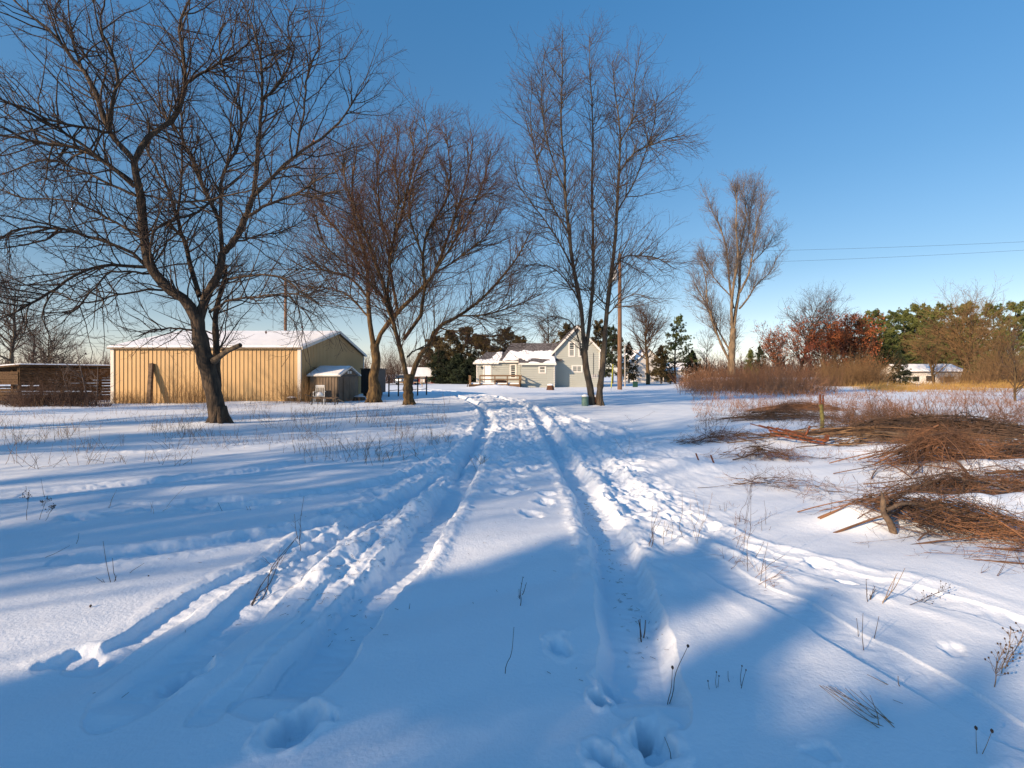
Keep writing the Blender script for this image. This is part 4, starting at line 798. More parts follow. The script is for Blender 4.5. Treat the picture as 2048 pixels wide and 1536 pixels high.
for i, (px, Y, top, R, m_) in enumerate(((900, 86, 662, 4.2, MPINE2), (938, 90, 652, 4.4, MPINE2), (972, 88, 668, 4.0, MPINE2), (1008, 92, 655, 4.4, MPINE2), (1040, 90, 672, 3.4, MPINE2), (868, 92, 672, 4.0, MPINE2), (880, 84, 700, 3.2, MPINE3), (915, 82, 708, 3.2, MPINE3), (940, 80, 715, 3.0, MPINE3))):
    cf(px, Y, top, ['wide brown green pine above the yard left of the farmhouse', 'tallest brown green pine left of the farmhouse', 'brown green pine above the farmhouse door', 'brown green pine above the low wing roof', 'rightmost low pine above the wing roof ridge', 'brown green pine above the red outbuilding', 'dark spruce in shade right of the red outbuilding', 'middle dark spruce between outbuilding and farmhouse', 'dark spruce against the left corner of the farmhouse'][i], 60+i, R=R*1.15, m=m_, nbr=120, tufts=12, blades=14, low=.06, shape='spruce' if m_ is MPINE3 else 'pine', size=.42)
cf(1500, 78, 697, 'small pointed spruce right of the cottonwood trunk', 71, R=1.7, m=MPINE, shape='spruce', nbr=90, tufts=8, size=.28, low=.03)
cf(1522, 84, 690, 'dark pointed spruce before the orange oak', 72, R=2.0, m=MPINE3, shape='spruce', nbr=90, tufts=8, size=.3, low=.03)
cf(1800, 72, 702, 'small dark spruce with snow on its boughs left of the white ranch house', 73, R=1.9, m=MPINE3, shape='spruce', nbr=100, tufts=9, size=.28, low=.02, snow=260)
protos = []
LP = ['first tall pine right of the copper red oak', 'second tall pine right of the copper red oak', 'tall green pine above the small snowy spruce', 'tall green pine just left above the ranch house', 'tall green pine above the ranch house roof', 'tall green pine right above the ranch house', 'tall green pine behind the big golden bare tree', 'tall green pine left of the gap of open sky', 'tall green pine right of the gap of open sky', 'last tall green pine at the right edge', 'lower pine filling in behind the snowy spruce', 'lower pine filling in behind the ranch house', 'tall green pine cut by the right edge', 'first lower pine touching the copper red oak', 'pine filling the gap between the first two tall pines', 'pine filling the gap above the snowy spruce', 'pine filling the gap above the ranch house', 'lower pine behind the crown of the golden bare tree', 'lower pine right of the golden bare tree trunk', 'lower pine below the last tall pines at right']
for i, (px, Y, top) in enumerate(((1752, 100, 616), (1778, 96, 622), (1806, 101, 618), (1832, 97, 606), (1862, 100, 612), (1890, 98, 604), (1920, 102, 612), (1944, 100, 602), (1988, 99, 604), (2024, 96, 602), (1790, 92, 655), (1850, 93, 648), (2056, 97, 600), (1734, 97, 632), (1768, 106, 628), (1822, 107, 626), (1876, 106, 622), (1905, 94, 660), (1938, 93, 664), (2008, 94, 655))):
    h = CH-(top-HOR)/F*Y; x = (px-1024)/F*Y
    if i < 3:
        t = cf(px, Y, top, LP[i], 80+i, R=5.0, nbr=135, tufts=10, blades=13, size=.44, low=.05, snow=90, group='tall pines along the right horizon'); protos.append((t, h))
    else:
        p, ph = protos[i % 3]; s = h/ph; dup(p, (x, Y, 0), i*2.1, (s*1.05, s*1.05, s), LP[i])
# ------------------------------------------------------------------ poles and wires
up = thing('utility_pole', 'tall brown wooden utility pole with a grey transformer right of the farmhouse', 'pole', (11.05, 50.8, 0))
# base of the pole at px 1240,780
mb = MB(); mb.lathe((0, 0, 0), [(.24, -.3), (.235, 2), (.20, 8), (.165, 13.6), (.15, 13.75)], 14); mb.build('pole_shaft', MPOLE, up, smooth=False)
up.location = ((1239.5-1024)/F*50.5, 50.5, 0)
mb = MB(); mb.lathe((-.52, -.1, 11.0), [(.12, 0), (.27, .06), (.29, .14), (.29, .95), (.30, 1.0), (.2, 1.1), (.06, 1.13)], 16); tr = mb.build('transformer', mat('grey_steel', (.36, .37, .38), .5), up, smooth=False)
mb = MB(); mb.lathe((-.55, -.1, 12.1), [(.05, 0), (.09, .05), (.05, .1), (.09, .15), (.05, .2), (.08, .26), (.03, .36)], 10); mb.build('insulator', MDARK, tr)
for a_, b_ in (((-.25, -.1, 11.3), (0, 0, 11.3)), ((-.25, -.1, 11.8), (0, 0, 11.8)), ((-.75, 0, 12.6), (0, 0, 12.9))): mb = MB(); mb.beam(a_, b_, .06, .1); mb.build('bracket', MDARK, up)
mb = MB(); mb.lathe((.0, 0, 13.75), [(.05, 0), (.09, .05), (.05, .1), (.09, .15), (.03, .28)], 10); mb.build('insulator', MDARK, up)
guy = thing('guy_wire', 'steel guy wire with a yellow plastic guard left of the utility pole', 'guy wire', (0, 0, 0))
a = np.array([(1222-1024)/F*46.5, 46.5, 0]); b = np.array([up.location.x, up.location.y, 11.4])
g1 = a+(b-a)*.03; g2 = a+(b-a)*.22
mb = MB(); mb.tube([a, b], .012, 5); mb.build('wire', MDARK, guy)
mb = MB(); mb.tube([g1, g2], .05, 8); mb.build('yellow_guard', mat('yellow_plastic', (.42, .42, .05), .5), guy)
def sag(a, b, s, n=24): return [tuple(np.array(a)*(1-t)+np.array(b)*t-np.array([0, 0, 4*s*t*(1-t)])) for t in np.linspace(0, 1, n)]
for (z, py_, lb) in ((13.9, 478, 'upper power line crossing the sky on the right'), (13.0, 492, 'lower power line crossing the sky on the right')):
    mb = MB(); A = (up.location.x, up.location.y, z if z > 13.5 else 12.6); B = AT(2300, py_-8, 40.0); mb.tube(sag(A, B, .35), .009, 4); o = mb.build('power_line', MDARK); tag(o, lb, 'wire')
for k, (z, lb) in enumerate(((6.5, 'upper thin overhead line above the slatted crib'), (5.9, 'lower thin overhead line above the slatted crib'))):
    mb = MB(); mb.tube(sag((-80, 92, z+1.0), (-52, 96, z), .3), .02, 4); o = mb.build('power_line', MDARK); tag(o, lb, 'wire')
mb = MB(); p = AT(571, 748, 62); mb.lathe((p[0], 62, 0), [(.2, -.2), (.19, 4), (.15, 13), (.14, 13.1)], 10); t = mb.build('utility_pole', MPOLE); tag(t, 'plain wooden pole rising behind the snowy barn roof', 'pole')
mb = MB(); p = AT(1250, 768, 64); mb.lathe((p[0], 64, 0), [(.09, -.2), (.08, 3), (.06, 5.1)], 8); mb.lathe((p[0], 64, 5.1), [(.09, 0), (.12, .1), (.03, .22)], 8); t = mb.build('thin_post', mat('grey_post', (.32, .30, .28), .8)); tag(t, 'thin grey post just right of the brown utility pole', 'post')
mb = MB(); p = AT(1270.5, 770, 60); MGRN = mat('green_paint', (.012, .05, .035), .5)
ub = thing('utility_pedestal', 'small dark green utility pedestal on the snow right of the pole', 'utility box', (p[0], 60, hz(p[0], 60)))
MB().box(-.27, .27, -.2, .2, -.1, .58).build('cabinet', MGRN, ub, bevel=.02); mb = MB(); mb.prism([(-.30, .58), (.30, .58), (.27, .66), (-.27, .66)], 'y', -.22, .22); mb.build('lid', MGRN, ub)
# ------------------------------------------------------------------ yard objects
def drum(name, label, cat, x, y, r, h, m, ribs=True, capm=None):
    t = thing(name, label, cat, (x, y, hz(x, y)-.05))
    pr = [(r*.97, 0), (r, .03)]
    for k in (.33, .66): pr += [(r, h*k-.03), (r*1.04, h*k), (r, h*k+.03)]
    pr += [(r, h-.04), (r*1.05, h-.02), (r*1.05, h), (r*.9, h)]
    mb = MB(); mb.lathe((0, 0, 0), pr, 20); mb.build('drum_body', m, t)
    if capm: mb = MB(); mb.lathe((0, 0, h), [(r*1.0, 0), (r*.95, .05), (r*.6, .10), (.02, .12)], 18); mb.build('snow_cap', capm, t, smooth=True)
    return t
MTEAL = mat('teal_steel', (.10, .19, .17), .55, var=.3, scale=6)
drum('steel_drum', 'weathered teal green barrel standing left of the tall forked tree', 'barrel', GP(1167, 812)[0]+.02, 24.6, .17, .50, MTEAL, capm=MSNOW2)
def rockish(name, label, cat, x, y, sx, sy, sz, m, seed, snow=True):
    import bmesh
    t = thing(name, label, cat, (x, y, hz(x, y)-.03)); rng = np.random.default_rng(seed); n, k = 22, 12
    th = np.linspace(0, 2*np.pi, n, endpoint=False); ph = np.linspace(0, 1, k); P = []
    for p in ph:
        rr = (1-.25*p)*(1 if p < .9 else .75); P.append(np.stack([np.cos(th)*sx*rr, np.sin(th)*sy*rr, np.full(n, p*sz)], -1))
    P = np.array(P); P[..., :2] *= (1+.22*fbm(np.cos(th)*1.5+seed, np.sin(th)*1.5, 2, seed))[None, :, None]; P[..., 2] += .1*sz*noise(P[..., 0]*9, P[..., 1]*9+P[..., 2]*4, seed)
    idx = np.arange(k*n).reshape(k, n); Q = np.stack([idx[:-1], np.roll(idx[:-1], -1, 1), np.roll(idx[1:], -1, 1), idx[1:]], -1).reshape(-1, 4)
    V = np.vstack([P.reshape(-1, 3), [[0, 0, sz*.97]]]); c = len(V)-1; cap = np.stack([idx[-1], np.roll(idx[-1], -1), np.full(n, c), np.full(n, c)], -1)
    mesh_np('stump_body', V, np.vstack([Q]), m, t)
    nb = MB(); nb.poly([tuple(v) for v in P[-1]]); nb.build('stump_top', m, t)
    if snow:
        mb = MB(); mb.lathe((0, 0, sz*.96), [(min(sx, sy)*.8, 0), (min(sx, sy)*.72, .05*sz/.3), (min(sx, sy)*.4, .09*sz/.3), (.01, .1*sz/.3)], 16); o = mb.build('snow_cap', MSNOW2, t, smooth=True); o.scale = (sx/min(sx, sy), sy/min(sx, sy), 1)
    return t
MSTUMP = mat('stump_rust', (.13, .055, .03), .9, col2=(.05, .028, .02), scale=9, bump=.5)
rockish('tree_stump', 'short reddish brown stump between the twin tall tree stems', 'stump', (1190-1024)/F*26.2, 26.2, .22, .2, .42, MSTUMP, 3)
rockish('tree_stump', 'rusty brown snow flecked stump alone on the snow before the farmhouse', 'stump', (1101-1024)/F*50, 50, .42, .36, .52, MSTUMP, 4)
rockish('tree_stump', 'low wide snow topped stump beside the gnarled tree foot', 'stump', (719-1024)/F*30.5, 30.5, .42, .30, .28, MLOG, 5)
rockish('tree_stump', 'low snow topped stump against the barn corner', 'stump', (583-1024)/F*27.3, 27.3, .33, .26, .24, MLOG, 6)
# lawn chair and rusty cart frame
MPLW = mat('white_plastic', (.72, .70, .64), .45)
ch = thing('lawn_chair', 'snow covered white plastic armchair in front of the garden shed', 'chair', ((639-1024)/F*27.2, 27.2, hz(-10.5, 27.2)-.02), R_(12))
mb = MB(); mb.box(-.24, .24, -.24, .22, .34, .37); mb.build('seat', MPLW, ch, bevel=.01)
mb = MB()
mb.box(-.24, -.19, .18, .23, .37, .86); mb.box(.19, .24, .18, .23, .37, .86); mb.box(-.24, .24, .18, .23, .80, .88)
for k in range(4): mb.box(-.14+k*.08, -.10+k*.08, .19, .22, .37, .80)
mb.build('backrest', MPLW, ch)
for s in (-1, 1):
    mb = MB(); mb.box(s*.28-.025, s*.28+.025, -.24, .22, .58, .61); mb.box(s*.28-.02, s*.28+.02, -.24, -.20, .34, .58); mb.build('armrest', MPLW, ch)
    for y in (-.22, .2): mb = MB(); mb.beam((s*.22, y, .34), (s*.27, y*1.15, -.02), .04, .04); mb.build('leg', MPLW, ch)
mb = MB(); mb.lathe((0, -.02, .37), [(.2, 0), (.19, .08), (.12, .18), (.02, .21)], 16); mb.build('snow_cap', MSNOW2, ch, smooth=True); mb = MB(); mb.box(-.25, .25, .16, .24, .88, .95); mb.build('snow_cap', MSNOW2, ch, bevel=.03)
MBAR = mat('barrel_brown', (.10, .075, .06), .7)
bb = drum('old_barrel', 'dark grey barrel lying between the white chair and the garden shed', 'barrel', (653-1024)/F*27.9, 27.9, .26, .70, MBAR)
ct = thing('metal_cart', 'low rusty metal cart frame with splayed handles in front of the white chair', 'cart', ((650-1024)/F*25.6, 25.6, hz(-9.6, 25.6)), R_(4))
mb = MB(); a = ((-.62, 0), (.55, 0), (.55, .5), (-.62, .5))
for i in range(4): p, q = a[i], a[(i+1) % 4]; mb.beam((*p, .33), (*q, .33), .035, .05)
for x in (-.3, 0, .3): mb.beam((x, 0, .36), (x, .5, .36), .03, .03)
mb.build('frame', MLOG, ct)
for x, y, dx in ((-.6, 0, -.07), (-.15, 0, .02), (.05, 0, -.05), (.52, 0, -.02), (-.5, .5, 0), (.5, .5, 0)):
    mb = MB(); mb.beam((x, y, .34), (x+dx, y-.03, -.05), .04, .045); mb.build('leg', MDARK, ct)
for s in (-1, 1):
    mb = MB(); mb.beam((s*.5, .1, .34), (s*.98, -.05, .12 if s > 0 else .52), .03, .035); mb.build('handle', MDARK, ct)
# fence, dark panel and gate between the trees
MFW = mat('fence_wood_dark', (.055, .045, .038), .9)
pn = thing('dark_trailer_box', 'black boxy trailer parked behind the gnarled tree at the barn gable', 'trailer', (-10.15, 35.4, 0))
mb = MB(); mb.box(-.55, .65, 0, 2.2, .25, 1.92); mb.build('trailer_body', MDARK, pn, bevel=.02); mb = MB(); mb.box(-.6, .7, -.06, 2.3, 1.93, 2.0); mb.build('roof', MDARK, pn)
mb = MB()
for x in (-.4, .05, .5): mb.box(x-.02, x+.02, -.03, -.002, .3, 1.85)
mb.build('ribs', MFW, pn)
for x in (-.5, .6): mb = MB(); mb.lathe((x, .9, .27), [(.27, -.09), (.28, 0), (.27, .09)], 16, 'x'); mb.build('wheel', MDARK, pn)
fn = thing('pipe_fence', 'dark post and rail fence running between the two leafless yard trees', 'fence', (0, 0, 0))
fx = [(-8.5, 34.5), (-8.0, 35.2), (-7.45, 36.0), (-6.95, 36.8), (-6.5, 38.0)]
for i, (x, y) in enumerate(fx): mb = MB(); mb.tube([(x, y, -.1), (x+.02, y, 1.45-.1*(i % 2))], .05, 7); mb.build('post', MFW, fn)
mb = MB()
for (a, b) in zip(fx[:-1], fx[1:]):
    for z in (.45, .85, 1.25): mb.tube([(*a, z), (*b, z+.03)], .022, 5)
mb.build('rail', MFW, fn)
fb = thing('pipe_fence', 'pale low rail fence in front of the parked car', 'fence', (0, 0, 0)); yx = [(-13.6, 60), (-12.2, 60.3), (-10.9, 60.6)]
for x, y in yx: mb = MB(); mb.box(x-.05, x+.05, y-.05, y+.05, -.1, 1.15); mb.build('post', mat('pale_wood', (.38, .28, .18), .8) if 'pale_wood' not in bpy.data.materials else bpy.data.materials['pale_wood'], fb)
mb = MB()
for z in (.6, 1.05): mb.beam((-13.6, 59.93, z), (-12.2, 60.23, z), .04, .1); mb.beam((-12.2, 60.23, z), (-10.9, 60.53, z), .04, .1)
mb.build('rail', bpy.data.materials['pale_wood'], fb)
# car
MCAR = mat('car_paint', (.085, .12, .16), .3, spec=.6); MTYRE = mat('tyre', (.012, .012, .012), .85)
car = thing('parked_car', 'dark blue grey hatchback parked before the red outbuilding', 'car', (-15.6, 74, 0), R_(252))
import bmesh
secs = [(-2.05, .35, .62, .55), (-1.95, .30, .80, .80), (-1.2, .28, .92, .88), (-.95, .28, .97, .88), (.9, .28, 1.0, .88), (1.75, .30, .98, .86), (2.0, .38, .85, .74), (2.05, .45, .65, .62)]
mb = MB(); n0 = 0
ring = []
for x, zb, zt, hw in secs:
    r_ = [(-hw*.92, zb), (-hw, zb+.18), (-hw, zt-.12), (-hw*.9, zt), (hw*.9, zt), (hw, zt-.12), (hw, zb+.18), (hw*.92, zb)]; ring.append([(x, a_, b_) for a_, b_ in r_])
for r_ in ring: mb.v += r_
for i in range(len(ring)-1):
    for j in range(8): mb.f.append((i*8+j, i*8+(j+1) % 8, (i+1)*8+(j+1) % 8, (i+1)*8+j))
mb.f += [tuple(range(8)), tuple(range(len(mb.v)-8, len(mb.v)))]; mb.build('body', MCAR, car, bevel=.03)
mb = MB(); A = [(-1.15, .93), (-.45, 1.42), (1.2, 1.46), (1.9, .96)]
for s0, s1 in ((-.78, .78),): 
    n = len(mb.v)
    for yy, k in ((-.82, 0), (.82, 0)): mb.v += [(x, yy*(1 if z < 1 else .78), z) for x, z in A]
    mb.f += [(n, n+1, n+2, n+3), (n+7, n+6, n+5, n+4)]+[(n+i, n+(i+1) % 4, n+4+(i+1) % 4, n+4+i) for i in range(4)]
mb.build('cabin_glass', MGLASS, car, bevel=.02)
mb = MB(); mb.box(-.42, 1.18, -.62, .62, 1.44, 1.49); mb.build('roof', MSNOW2, car, bevel=.03)
for x in (-1.3, 1.3):
    for y in (-.8, .8): mb = MB(); mb.lathe((x, y, .31), [(.2, -.12), (.31, -.1), (.31, .1), (.2, .12)], 18, 'y'); wq = mb.build('wheel', MTYRE, car); mb = MB(); mb.lathe((x, y, .31), [(.18, -.125), (.18, .125)], 12, 'y'); mb.build('rim', MTRIM, wq)
for y in (-.6, .6): mb = MB(); mb.box(-2.06, -1.98, y-.17, y+.17, .58, .72); mb.build('headlight', MTRIM, car, bevel=.01)
# rusty post with sleeve, stakes, rusty rake iron
p = GP(1644, 866); fp = thing('fence_post', 'mossy fence post with a rusty iron sleeve standing in the right field', 'post', (p[0], p[1], hz(p[0], p[1])))
mb = MB(); mb.tube([(0, 0, -.1), (.01, 0, .35), (-.03, 0, .75)], .05, 8); mb.build('post_shaft', mat('mossy_wood', (.16, .15, .05), .9, var=.5, scale=14), fp); mb = MB(); mb.tube([(-.04, 0, .62), (-.05, 0, 1.02)], .03, 8); mb.tube([(.02, 0, .66), (.03, 0, 1.0)], .022, 8); mb.build('iron_sleeve', MRUST, fp)
for px, py, lb in ((1396, 924, 'short rusty stake poking out of the snow, the left one'), (1426, 934, 'short rusty stake poking out of the snow, the right one')):
    p = GP(px, py); mb = MB(); mb.beam((p[0]+.03, p[1], hz(p[0], p[1])-.05), (p[0]-.04, p[1], hz(p[0], p[1])+.13), .035, .02); o = mb.build('stake', MRUST, bevel=.004); tag(o, lb, 'stake')
rk = thing('rusty_rake', 'rusty iron hay rake frame with teeth lying on the snow before the branch piles', 'rake', tuple([*GP(1585, 893)[:2], hz(*GP(1585, 893)[:2])]), R_(-12))
mb = MB(); mb.beam((-.4, .30, .26), (.6, -.2, .10), .035, .04); mb.beam((-.4, .12, .18), (.55, -.28, .05), .03, .035); mb.build('frame', MRUST, rk)
for k in range(5): mb = MB(); q = -.55+k*.16; mb.tube([(q-.25, .28-k*.07, .40-.02*k), (q+.12, .22-k*.07, .30-.02*k), (q+.22, .2-k*.07, .12)], .012, 5); mb.build('tooth', MRUST, rk)
mb = MB(); mb.beam((.25, .02, .14), (.34, -.03, .40), .08, .03); mb.build('bracket', MRUST, rk); mb = MB(); mb.beam((.6, -.2, .1), (.62, -.2, .24), .07, .05); mb.build('bracket', MRUST, rk)
# ------------------------------------------------------------------ branch piles
MBR1 = mat('branches_red_brown', (.27, .135, .07), .9, col2=(.085, .05, .035), scale=1.6); MBR2 = mat('branches_dark', (.13, .082, .055), .9, col2=(.05, .035, .027), scale=3); MBR3 = mat('branches_tan', (.24, .15, .08), .9, col2=(.12, .07, .04), scale=3)
def pile(name, label, cat, c, ext, ang, n, L, r, rng, mats, sub=3, jit=.06, spread=.35, logs=0, stick=.12, sL=.32, snow=0):
    """a heap of cut branches: every branch is draped over the heap's own rounded profile, some tips poke out"""
    c = np.array([c[0], c[1], hz(c[0], c[1])]); t = thing(name, label, cat, tuple(c)); nb = NB(); tw = NB(); ca, sa = math.cos(ang), math.sin(ang)
    def prof(x, y): a = (x*ca+y*sa)/ext[0]; b = (-x*sa+y*ca)/ext[1]; return .8*ext[2]*np.exp(-(a*a+b*b))*(1+.8*fbm(x*1.6+c[0], y*1.6, 2, 31))
    q = rng.normal(size=(n, 2))*.55*np.array([ext[0], ext[1]]); S = np.stack([q[:, 0]*ca-q[:, 1]*sa, q[:, 0]*sa+q[:, 1]*ca, np.zeros(n)], -1)
    th_ = ang+rng.normal(size=n)*spread+np.where(rng.random(n) < .5, math.pi, 0)+np.where(rng.random(n) < .12, rng.normal(size=n), 0)
    D = np.stack([np.cos(th_), np.sin(th_), rng.normal(size=n)*.05], -1); LL = L*np.exp(rng.normal(size=n)*.45-.1); S = S-D*LL[:, None]*.45
    r0 = r*np.exp(rng.normal(size=n)*.55); P, R = grow(S, D, LL, r0, r*.15, 10, rng, jit, 0)
    fr = rng.uniform(0, 1, n)**.7; tip = np.where(rng.random(n) < stick, rng.uniform(.08, .35, n)*min(1, L), 0)
    def drape(P, fr, tip, loose):
        u_ = np.linspace(0, 1, P.shape[1])[None]; g = H(P[..., 0]+c[0], P[..., 1]+c[1])-c[2]
        own = P[..., 2]-P[:, :1, 2] if loose else 0
        Z = g+.012+prof(P[..., 0], P[..., 1])*fr[:, None]; k = P.shape[1]//2                 # stiff: a parabola through three points, kept above the snow
        z0, z1, z2 = Z[:, :1], Z[:, k:k+1], Z[:, -1:]; Zq = z0*(1-u_)*(1-2*u_)+4*z1*u_*(1-u_)+z2*u_*(2*u_-1)
        P[..., 2] = np.maximum(Zq*.85+Z*.15, g+.005)+tip[:, None]*u_**2
    drape(P, fr, tip, False); P[..., 2] += .02*rng.normal(size=(n, 1))*(fr[:, None] > .3); nb.tubes(P, R, 5)
    a = kids(P, R, n*sub, rng, L=L*sL, K=5, r1=.0016, rmax=r*.45, jit=.2, up=-.02, ang=(18, 60)); g = H(a[0][..., 0]+c[0], a[0][..., 1]+c[1])-c[2]; a[0][..., 2] = np.maximum(a[0][..., 2], g); tw.tubes(*a, 3)
    b = kids(*a, n*sub*2, rng, L=L*sL*.4, K=4, r1=.0013, rmax=r*.22, jit=.24, up=-.02, ang=(25, 60)); g = H(b[0][..., 0]+c[0], b[0][..., 1]+c[1])-c[2]; b[0][..., 2] = np.maximum(b[0][..., 2], g); tw.tubes(*b, 3)
    nb.build('branches', mats[0], t); tw.build('twigs', mats[1], t)
    for k in range(snow):
        o = rng.normal(size=2)*.5*np.array(ext[:2]); o = np.array([o[0]*ca-o[1]*sa, o[0]*sa+o[1]*ca]); s = rng.uniform(.07, .17)*max(ext[1], .35)/.4; q2, q1 = np.meshgrid(np.linspace(0, 1, 9), np.linspace(0, 2*np.pi, 22, endpoint=False)); rr = s*q2*(1+.35*np.sin(q1*2+k)+.2*np.sin(q1*3+k*2))
        x = o[0]+rr*np.cos(q1+ang)*1.7; y = o[1]+rr*np.sin(q1+ang)*.9; z = H(x+c[0], y+c[1])-c[2]+prof(x, y)*.8+s*.22*(1-q2**2.2)-.03*q2
        ix = np.arange(22)[:, None]*9+np.arange(8)[None]; ix2 = ((np.arange(22)+1) % 22)[:, None]*9+np.arange(8)[None]; mesh_np('snow_patch', np.stack([x, y, z], -1).reshape(-1, 3), np.stack([ix, ix+1, ix2+1, ix2], -1).reshape(-1, 4), MSNOW, t)
    for k in range(logs):
        th2 = ang+rng.normal()*.15; o = rng.normal(size=2)*.35*np.array(ext[:2]); l0 = L*rng.uniform(.7, 1.1)
        Pl, Rl = grow(np.array([[o[0]*ca-o[1]*sa-math.cos(th2)*l0*.5, o[0]*sa+o[1]*ca-math.sin(th2)*l0*.5, 0.]]), np.array([[math.cos(th2), math.sin(th2), 0]]), np.array([l0]), np.array([r*3.4]), r*1.2, 14, rng, .07, 0)
        drape(Pl, np.array([.55+.4*rng.random()]), np.array([.0]), False); l = NB(); l.tubes(Pl, Rl, 9); e = Pl[0, 0]; l.tubes(np.array([[e+(e-Pl[0, 1])*.01, e-(e-Pl[0, 1])*.001]]), np.array([[.001, Rl[0, 0]]]), 9); l.build('log', MLOG, t)
    return t
rg = np.random.default_rng(11)
pile('branch_pile', 'long low heap of dark cut boughs and logs across the right field', 'branch pile', (10.6, 12.2), (2.6, .45, .62), .03, 210, 2.4, .016, rg, (MBR2, MBR2), sub=5, logs=6, spread=.3, stick=.25)
pile('branch_pile', 'loose brown boughs and bark just before the long dark heap', 'branch pile', (8.6, 10.9), (2.0, .5, .28), -.08, 120, 1.5, .011, rg, (MBR3, MBR2), sub=5, logs=4, spread=.55, stick=.25)
pile('branch_pile', 'dense brown heap of fine branches above the nearest one at right', 'branch pile', (7.2, 8.5), (1.2, .55, .62), .45, 190, 1.1, .0065, rg, (MBR1, MBR1), sub=8, spread=.75, stick=.4, logs=3)
pile('branch_pile', 'sparse brown boughs fanned over the snow at the right edge', 'branch pile', (9.3, 8.9), (1.1, .8, .5), .5, 130, 1.5, .008, rg, (MBR1, MBR2), sub=6, spread=.7, logs=3, stick=.35)
pile('branch_pile', 'nearest heap of brown branches at the right with an upright broken stub', 'branch pile', (4.55, 5.15), (.75, .26, .36), -.42, 170, .85, .0048, rg, (MBR1, MBR2), sub=6, spread=.42, logs=2, stick=.35)
pile('branch_pile', 'loose long stalks lying on the snow at the right edge', 'branch pile', (4.75, 4.25), (.6, .3, .10), -.25, 34, 1.1, .0042, rg, (MBR1, MBR1), sub=3, spread=.5, stick=.3)
pile('branch_pile', 'dark drooping heap of fine twigs behind the nearest heap', 'branch pile', (5.7, 6.5), (.9, .3, .34), .25, 130, 1.0, .0055, rg, (MBR2, MBR1), sub=6, spread=.7, logs=2, stick=.35)
pile('branch_pile', 'tangle of bent brown stems right of the drooping dark heap', 'branch pile', (7.4, 6.7), (.9, .5, .35), -.3, 130, 1.1, .0055, rg, (MBR1, MBR2), sub=6, spread=.9, logs=2, stick=.4)
pile('branch_pile', 'small clump of curled brown stems below the rusty rake', 'branch pile', (4.9, 9.5), (.7, .25, .24), -.35, 110, .6, .0042, rg, (MBR2, MBR1), sub=5, spread=.8, stick=.5)
pile('branch_pile', 'small dark clump of flattened weeds left of the rusty rake', 'branch pile', (5.0, 11.6), (1.1, .25, .24), .05, 130, .6, .0045, rg, (MBR2, MBR1), sub=5, spread=.8, stick=.5)
pile('branch_pile', 'reddish flattened grass heap lying in the far right field', 'branch pile', (12.3, 21.5), (1.5, .5, .5), .1, 220, 1.6, .007, rg, (MBR1, MBR1), sub=4, spread=.25, stick=.2)
pile('branch_pile', 'grey brown flattened brush left of the mossy post in the field', 'branch pile', (9.2, 17.5), (1.8, .5, .4), .1, 170, 1.5, .007, rg, (MBR2, MBR2), sub=4, spread=.3, stick=.25)
pile('branch_pile', 'thin broken stems drooping onto the snow between stakes and nearest heap', 'branch pile', (3.9, 7.2), (.6, .35, .12), -.5, 34, .8, .0036, rg, (MBR2, MBR1), sub=5, spread=.6, stick=.4)
c = GP(1757, 1040, .18); c = GP(1776, 1026, .18); st = thing('broken_stub', 'upright knotted grey brown broken limb in front of the branch heap', 'branch', (c[0], c[1], hz(c[0], c[1])))
nb = NB(); nb.tubes(catmull([(0.08, 0, -.1), (.03, 0, .08), (-.03, .02, .20), (-.05, 0, .34), (-.07, 0, .42)], 14)[None], np.interp(np.linspace(0, 1, 14), [0, .3, .6, .8, 1], [.036, .034, .028, .024, .008])[None], 9); nb.build('limb', MLOG, st)
nb = NB(); nb.tubes(catmull([(-.02, 0, .22), (.15, .03, .28), (.35, .06, .27), (.55, .05, .20)], 10)[None], np.linspace(.022, .006, 10)[None], 7); nb.build('side_limb', MLOG, st)
# ------------------------------------------------------------------ brambles, thicket, grass: masses nobody could count
def scatter(name, xs, n_st, hgt, r0, rng, m, lean=.25, sub=2, subL=.3, droop=-.02, K=6, jit=.12, dirb=(0, 0)):
    x, y = xs; n = len(x); S = np.stack([x, y, H(x, y)-.04], -1); D = rng.normal(size=(n, 3))*lean+[dirb[0], dirb[1], 1]; D[:, 2] = np.abs(D[:, 2])
    hh = hgt*rng.uniform(.35, 1.25, n)*np.clip(1+1.5*fbm(x*.2, y*.2, 3, 71), .25, 2.1); P, R = grow(S, D, hh, np.full(n, 1.)*r0, r0*.35, K, rng, jit, droop); nb = NB(); nb.tubes(P, R, 3)
    if sub: a = kids(P, R, n*sub, rng, tr=(.3, 1), L=subL, K=3, r1=r0*.35, rmax=r0*.7, ang=(25, 60), up=.02); nb.tubes(*a, 3)
    return nb
def area(n, px0, px1, Y0, Y1, rng, pw=1.0, cl=None, e0=None, e1=None):
    Y = Y0*(Y1/Y0)**rng.uniform(0, 1, n)**pw; px = rng.uniform(px0, px1, n); x = (px-1024)/F*Y
    if cl is not None:
        k = fbm(x*cl[0], Y*cl[0], 2, 91)+rng.normal(size=n)*.08 > cl[1]; x, Y = x[k], Y[k]
    if e0 is not None:                      # ragged ends
        q = (x/Y)*F+1024; k = (q > e0+rng.normal(size=len(q))*22) & (q < e1+rng.normal(size=len(q))*30); x, Y = x[k], Y[k]
    return x, Y
rs = np.random.default_rng(17)
MGR = mat('dry_grass', (.24, .16, .09), .9, var=.5, scale=3); MGOLD = mat('golden_grass', (.58, .36, .11), .85, var=.4, scale=.8); MTH = mat('thicket_red', (.34, .175, .09), .9, col2=(.20, .10, .055), scale=.35)
